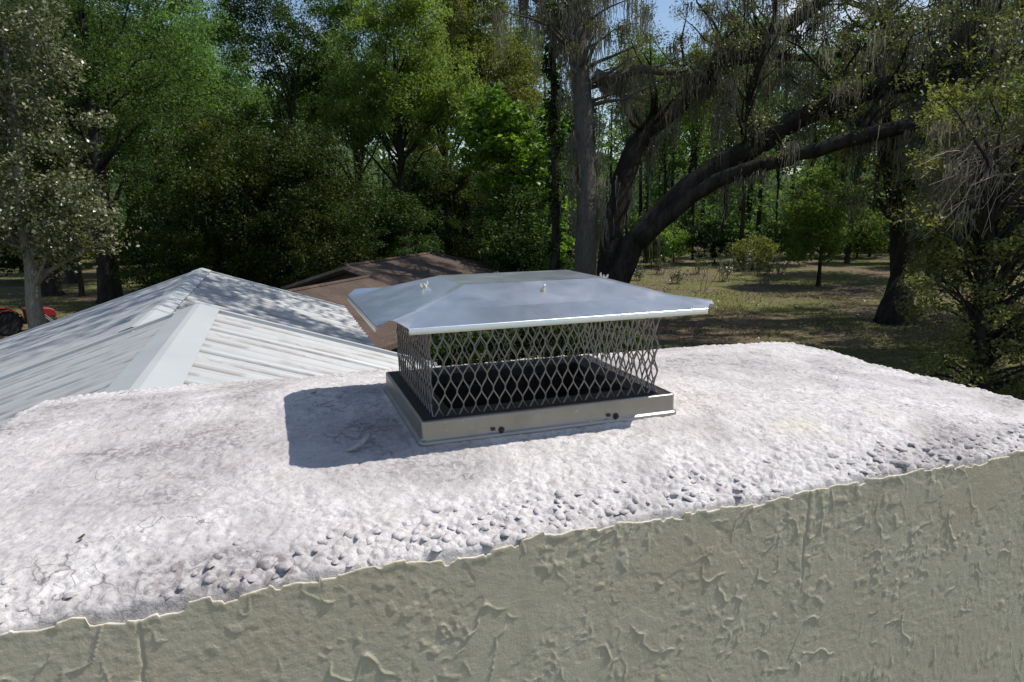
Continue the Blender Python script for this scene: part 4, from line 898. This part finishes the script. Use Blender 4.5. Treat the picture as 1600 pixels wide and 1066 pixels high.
tree('young_tree', 'small round bright green tree in the clearing below the lower limb', gp(1288, 45), 7.4, 0.12, [(0, 0, 4.4, 2.3, 2.2, 2.7, 1), (-.9, 0, 2.6, 1.5, 1.5, 1.2, .3)], 0.17, 130, 130, 0.6, M['leaf_feather'], M['bark_dark'], 31, (0.1, 0), 0.7, 0.5, 14)
tree('broadleaf_bush_tree', 'leafy green tree at the upper right edge behind the twiggy branches', gp(1545, 27), 8.6, 0.2, [(0, 0, 6.2, 2.6, 2.6, 2.4, 1), (-1, 0, 4.2, 1.6, 1.6, 1.6, .3)], 0.15, 170, 120, 0.6, M['leaf_mid'], M['bark_dark'], 32, (0.1, 0), .7, .55, 14)
# trees beyond the frame on the right, whose shade lies over the yard
wide = tree('shade_oak', 'broad oak in the yard beyond the right edge of the picture', np.array([31., 19., 0.]), 13, 0.42, [(0, 0, 9, 6.0, 6.0, 3.2, 1), (-3, -3, 8, 3.5, 3.5, 2.2, .4)], 0.16, 230, 150, 1.05, M['leaf_oak'], M['bark_oak'], 33, (0.2, 0), .6, .5, 30)
copy_tree(wide, np.array([22.5, 8.5, 0.]), 1.1, 1.0, 'broad oak nearest the house at right, outside the picture')
copy_tree(wide, np.array([38., 30., 0.]), 2.4, 1.1, 'broad oak deeper in the yard at right, outside the picture')
copy_tree(wide, gp(-330, 36), 3.7, 0.95, 'broad oak outside the left edge of the picture')
tree('roof_oak', 'spreading oak beside the house whose boughs shade the metal roof', np.array([13.8, -0.5, 0.]), 14, 0.40, [(-9.6, 9.2, 11.6, 3.0, 3.6, 1.4, 1), (-7.0, 8.2, 12.6, 2.6, 2.6, 1.2, .3)], 0.13, 70, 120, 0.75, M['leaf_oak'], M['bark_oak'], 36, (-1.5, 2.0), .5, .45, 40, shell=.55)
# saplings and shrubs in the clearing
shrub = tree('shrub', 'bright green low shrub beyond the arching limb', gp(1055, 62), 2.9, 0.05, [(0, 0, 1.5, 2.2, 1.8, 1.3, 1)], 0.17, 90, 70, 0.5, M['leaf_bright'], M['bark_dark'], 34, (.05, 0), .7, .5, 10, cat='shrub')
G = 'shrubs in the yard and along the far side of the clearing'
for px, dd, sc, mt, lb in ((1020, 56, .8, 'leaf_mid', 'low dark shrub left of the bright shrub under the limb'), (1120, 60, 1.2, 'leaf_dark', 'dark shrub right of the bright shrub under the limb'), (1180, 54, .9, 'leaf_olive', 'olive shrub midway between the bright shrub and the young tree'),
                           (1235, 66, 1.3, 'leaf_mid', 'shrub just left of the young tree'), (1345, 68, 1.5, 'leaf_feather', 'pale green shrub seen between the young tree and the yard tree'), (205, 74, 1.5, 'leaf_olive', 'shrub in the gap right of the thick straight trunk'),
                           (240, 66, 1.2, 'leaf_dark', 'dark shrub right of the gap beside the thick trunk'), (105, 70, 1.6, 'leaf_olive', 'shrub in the gap left of the thick straight trunk'), (870, 33, .9, 'leaf_dark', 'dark shrub below the ivy stem'), (905, 29, .7, 'leaf_mid', 'mid green shrub at the foot of the grey trunk'),
                           (780, 31, .8, 'leaf_dark', 'dark shrub behind the right end of the brown roof'), (1460, 62, 1.7, 'leaf_mid', 'shrub right of the yard tree trunk'), (840, 30, .6, 'leaf_olive', 'olive shrub in front of the ivy stem'), (30, 60, 1.6, 'leaf_dark', 'dark shrub behind the light trunk at far left'), (690, 19.5, .72, 'leaf_dark', 'dark shrub added as ground shade behind the left edge of the diamond mesh'), (745, 20.5, .75, 'leaf_dark', 'dark shrub added as ground shade seen through the left of the diamond mesh'), (815, 20.5, .78, 'leaf_dark', 'dark shrub added as ground shade seen through the middle of the diamond mesh'), (885, 20.5, .72, 'leaf_dark', 'dark shrub added as ground shade seen through the diamond mesh below the grey trunk'), (950, 20, .6, 'leaf_dark', 'dark shrub added as ground shade seen through the right of the diamond mesh'),(690, 31, .75, 'leaf_olive', 'olive shrub at the peak of the brown roof')):  # dark shrubs behind the mesh are added in place of tree shade on the ground
    copy_tree(shrub, gp(px, dd), px*0.7 % 6.28, sc, lb, M[mt], G)
def dry_plants():
    rng = np.random.RandomState(97); n = 0
    names = ['leftmost dry weed clump beside the cap lid', 'second dry weed clump from the lid', 'third dry weed clump from the lid', 'fourth dry weed clump in the clearing', 'fifth dry weed clump in the clearing', 'sixth dry weed clump in the clearing', 'seventh dry weed clump in the clearing', 'dry weed clump nearest the young tree', 'tall dry sapling standing alone in the clearing']
    for k, (px, dd, h) in enumerate(((1000, 45, 1.1), (1030, 49, 1.3), (1062, 44, .9), (1095, 50, 1.5), (1140, 46, 1.4), (1170, 50, 1.7), (1200, 45, 1.5), (1225, 48, 1.6), (1105, 41, 2.4))):
        root = empty('dry_weed', gp(px, dd), names[k], 'weeds', 'dry weeds in the clearing'); b = MB(); tips = []
        for _ in range(12 if k < 8 else 3):
            p1 = np.array([rng.normal()*.45*h*.6, rng.normal()*.4, h*rng.uniform(.55, 1.1)]); q = limb(b, (rng.normal()*.2, rng.normal()*.2, -.02), p1, .022, .008, rng, 0, 5, 4, .06); tips += [q[-1], q[-2], q[-3]]
        b.build('stems', M['bark_pale'], root); C = clump_points(np.array(tips), .16*np.ones(len(tips)), 14, rng); C[:, 2] = np.maximum(C[:, 2], .03); link('leaves', leaf_mesh('weed_leaves', C, .11, M['leaf_pale'], rng), root)
dry_plants()

# ---------------------------------------------------------------- slim trunks of the far wood, then the far wood itself
slim = tree('wood_tree', 'slim straight tree at the edge of the far wood', gp(1262, 64), 19, 0.16, [(0, 0, 13.5, 2.4, 2.4, 5.0, 1)], 0.24, 110, 90, 0.9, M['leaf_far'], M['bark_dark'], 35, (.3, 0), .65, .45, 14, flare=1.2)
GS = 'slim trees at the edge of the far wood'; slim['group'] = GS
for k, (px, dd) in enumerate(((1010, 60), (1040, 70), (1085, 64), (1130, 72), (1160, 60), (1215, 70), (1300, 74), (1330, 62), (1365, 70), (1450, 66), (1500, 58), (1560, 64), (980, 72), (890, 66), (820, 60), (660, 68), (520, 66), (470, 60), (215, 64), (170, 76), (20, 70), (60, 78), (330, 72))):
    copy_tree(slim, gp(px, dd), k*1.7, (1+.25*math.sin(k*2.1), 1+.25*math.sin(k*2.1), 1+.18*math.sin(k*3.3)), 'slim straight tree at the edge of the far wood', (M['leaf_far'], M['leaf_mid'], M['leaf_feather'], M['leaf_olive'])[k % 4], GS)
def far_wood():
    rng = np.random.RandomState(99); cl = []; tb = MB()
    for k in range(150):
        px = rng.uniform(-900, 2500); dd = rng.uniform(72, 120); g = gp(px, dd) if -1500 < px < 3100 else None
        h = rng.uniform(17, 26); r_ = rng.uniform(3.0, 5.5)
        n = 46; cl.append(ell_clumps((g[0], g[1], h*0.54), (r_, r_, h*0.46), n, rng, .5)); tb.tube([(g[0], g[1], -.2), (g[0]+rng.normal()*.5, g[1], h*.75)], [.3, .1], 6)
    for k in range(330):                   # undergrowth at its foot
        g = gp(rng.uniform(-900, 2500), rng.uniform(74, 118)); hh = rng.uniform(1.5, 5.0); cl.append(ell_clumps((g[0], g[1], hh*.55), (3.2, 2.4, hh*.6), 12, rng, .6))
    cl = np.concatenate(cl); cl[:, 2] = np.maximum(cl[:, 2], .4); C = clump_points(cl, 1.3*rng.uniform(.6, 1.4, len(cl)), 26, rng, .65)
    root = tag(link('far_wood', leaf_mesh('far_wood', C, .55, M['leaf_far'], rng, .3, .5, 0, np.repeat(rng.normal(.5, .2, len(cl)), 26))), 'green mass of woodland closing off the view', 'woodland', None, 'stuff')
    tag(tb.build('wood_trunks', M['bark_dark'], root, True), kind='stuff')
far_wood()
def hills():
    a = np.linspace(R(-75), R(75), 160); V = []; A = []
    for i, t in enumerate(a):
        h = 17+4*math.sin(i*.9)+3*math.sin(i*2.3+1)+2*math.sin(i*5.1)
        for rr_, z in ((150, -.5), (152, h*.55), (158, h*.9), (172, h), (215, h*.8), (260, -.5)): V.append((CAM[0]+rr_*math.sin(t+YAW), CAM[1]+rr_*math.cos(t+YAW), z+ (rs.normal()*.8 if z > 0 else 0)))
    F = [(i*6+k, (i+1)*6+k, (i+1)*6+k+1, i*6+k+1) for i in range(159) for k in range(5)]
    m, nt, b = new_mat('wooded_hill'); v = coords(nt); n = noise(nt, .9, 8, .75, v); nt.links.new(ramp(nt, n, [(.35, (.03, .055, .02)), (.65, (.12, .18, .06))]), b.inputs['Base Color']); b.inputs['Roughness'].default_value = 1; bump(nt, b, n, 1.0, 1.5)
    tag(MB().add(V, F).build('hills', m, None, True), kind='structure')
hills()
# ---------------------------------------------------------------- grass and fallen leaves
def grass():
    rng = np.random.RandomState(103); n = 26000
    px = rng.uniform(880, 1720, n); dd = 15.5+rng.uniform(0, 1, n)**1.3*38; k = rng.uniform(size=n) < .08; px[k] = rng.uniform(-120, 330, k.sum()); dd[k] = rng.uniform(26, 56, k.sum())
    P = np.array([gp(a, c) for a, c in zip(px, dd)]); g = vnoise(P[:, 0]*.25, P[:, 1]*.25, 3) > -.05; P = P[g]; P[:, 2] = 0.10*fbm(P[:, 0]*.09, P[:, 1]*.09, 5, 3)
    n = len(P); ang = rng.uniform(0, 2*np.pi, n); ax = np.stack([np.cos(ang), np.sin(ang), 0*ang], -1)*rng.uniform(.012, .03, n)[:, None]; tip = P+np.stack([rng.normal(0, .05, n), rng.normal(0, .05, n), rng.uniform(.05, .16, n)], -1)
    V = np.stack([P-ax, P+ax, tip], 1).reshape(-1, 3); tag(link('grass', np_mesh('grass', V, np.arange(3*n).reshape(n, 3), M['grass'], False, {'v': ('FACE', rng.uniform(0, 1, n))})), 'thin grass growing in the shaded yard', 'grass', None, 'stuff')
    n = 16000; px = rng.uniform(-150, 1750, n); dd = 15+rng.uniform(0, 1, n)**1.2*36; P = np.array([gp(a, c) for a, c in zip(px, dd)]); P[:, 2] = 0.10*fbm(P[:, 0]*.09, P[:, 1]*.09, 5, 3)+.025
    tag(link('fallen_leaves', leaf_mesh('fallen_leaves', P, .11, M['litter'], rng, 1.5, .55)), 'brown fallen leaves strewn over the yard', 'leaves', None, 'stuff')
grass()

# ================================================================== RED TRACTOR
def build_tractor():
    g = gp(18, 34.5); v = (g-CAM)[:2]; v /= np.linalg.norm(v); rz = math.atan2(-v[0], v[1])           # its length lies across the view
    t = empty('garden_tractor', g, 'small red tractor parked behind the light trunk at far left', 'tractor', None, rz+0.15)
    def wheel(x, y, r_, w_):
        b = MB(); b.lathe([(r_*.62, -w_/2), (r_*.9, -w_/2), (r_, -w_*.32), (r_, w_*.32), (r_*.9, w_/2), (r_*.62, w_/2)], (0, 0, 0), 'y', 24)
        for k in range(18):
            a = k*math.pi/9; c, s = math.cos(a), math.sin(a); b.tube([(r_*c, -w_*.42, r_*s), (r_*1.03*math.cos(a+.08), 0, r_*1.03*math.sin(a+.08)), (r_*c, w_*.42, r_*s)], .022, 4)
        o = b.build('wheel', M['tyre'], t); o.location = (x, y, r_*1.02)
        b = MB(); b.lathe([(r_*.64, -w_*.3), (r_*.55, -w_*.36), (r_*.2, -w_*.2), (r_*.12, -w_*.5), (r_*.12, w_*.5), (r_*.2, w_*.2), (r_*.55, w_*.36), (r_*.64, w_*.3)], (0, 0, 0), 'y', 20); b.build('rim', M['rim'], o)
    for s in (-1, 1): wheel(-.75, s*.52, .48, .28); wheel(.72, s*.45, .29, .18)
    b = MB(); pr = [(-.1, .98), (.35, 1.0), (.78, .93), (.95, .84), (.99, .55), (-.1, .55)]
    b.add([(x, -.27, z) for x, z in pr]+[(x, .27, z) for x, z in pr], [tuple(range(6)), tuple(range(11, 5, -1))]+[(i, 6+i, 6+(i+1) % 6, (i+1) % 6) for i in range(6)]); bevel_obj(b.build('hood', M['red'], t), .05, 3)
    for s in (-1, 1):
        b = MB(); V = []
        for k in range(8):
            a = R(5+k*24); V += [(-.75+.56*math.cos(a), s*.38, .49+.54*math.sin(a)), (-.75+.56*math.cos(a), s*.70, .49+.54*math.sin(a))]
        b.add(V, [(2*i, 2*i+1, 2*i+3, 2*i+2) for i in range(7)]); o = b.build('fender', M['red'], t); o.modifiers.new('thick', 'SOLIDIFY').thickness = .03
        hl = MB(); hl.lathe([(.05, 0), (.06, .03), (.05, .04)], (.955, s*.16, .74), 'x', 12); hl.build('headlight', M['rim'], t)
    b = MB(); b.box((0, 0, .45), (1.9, .3, .22)); b.box((-.45, 0, .52), (.7, .7, .06)); b.box((.72, 0, .30), (.1, .85, .1)); b.build('chassis', M['black'], t)
    b = MB(); b.box((.965, 0, .68), (.05, .42, .24)); b.build('grille', M['black'], t)
    b = MB(); b.box((-.72, 0, .86), (.42, .44, .10)); b.build('seat', M['black'], t); b = MB(); b.box((-.94, 0, 1.06), (.09, .42, .36)); bevel_obj(b.build('seat_back', M['black'], t), .03)
    b = MB(); b.tube([(-.08, 0, .8), (-.24, 0, 1.12)], .025, 8); b.tube([(-.24+.09*math.sin(a)*.5, .17*math.cos(a), 1.13+.16*math.sin(a)*.6) for a in np.linspace(0, 2*math.pi, 17)], .014, 6, False); b.build('steering_wheel', M['black'], t)
    b = MB(); b.tube([(-1.02, -.36, .5), (-1.04, -.36, 1.55), (-1.04, .36, 1.55), (-1.02, .36, .5)], .03, 6); b.build('roll_bar', M['black'], t)
    # implement lying in front
    m = empty('mower_deck', gp(80, 34.0), 'small black push mower on the ground right of the red tractor', 'mower', None, rz+.3)
    b = MB(); b.lathe([(.34, .10), (.36, .14), (.35, .25), (.22, .30), (.14, .31)], (0, 0, 0), 'z', 20); b.build('deck', M['black'], m, True)
    b = MB(); b.lathe([(.13, .30), (.15, .34), (.14, .46), (.07, .50)], (0, 0, 0), 'z', 14); b.build('engine', M['black'], m, True)
    for x in (-.33, .33):
        for y in (-.3, .3): b = MB(); b.lathe([(.05, -.03), (.115, -.03), (.115, .03), (.05, .03)], (x, y, .117), 'y', 16); b.build('wheel', M['tyre'], m, True)
    b = MB(); b.tube([(-.3, -.22, .22), (-1.0, -.22, .95), (-1.0, .22, .95), (-.3, .22, .22)], .016, 6); b.build('handle', M['rim'], m)
build_tractor()
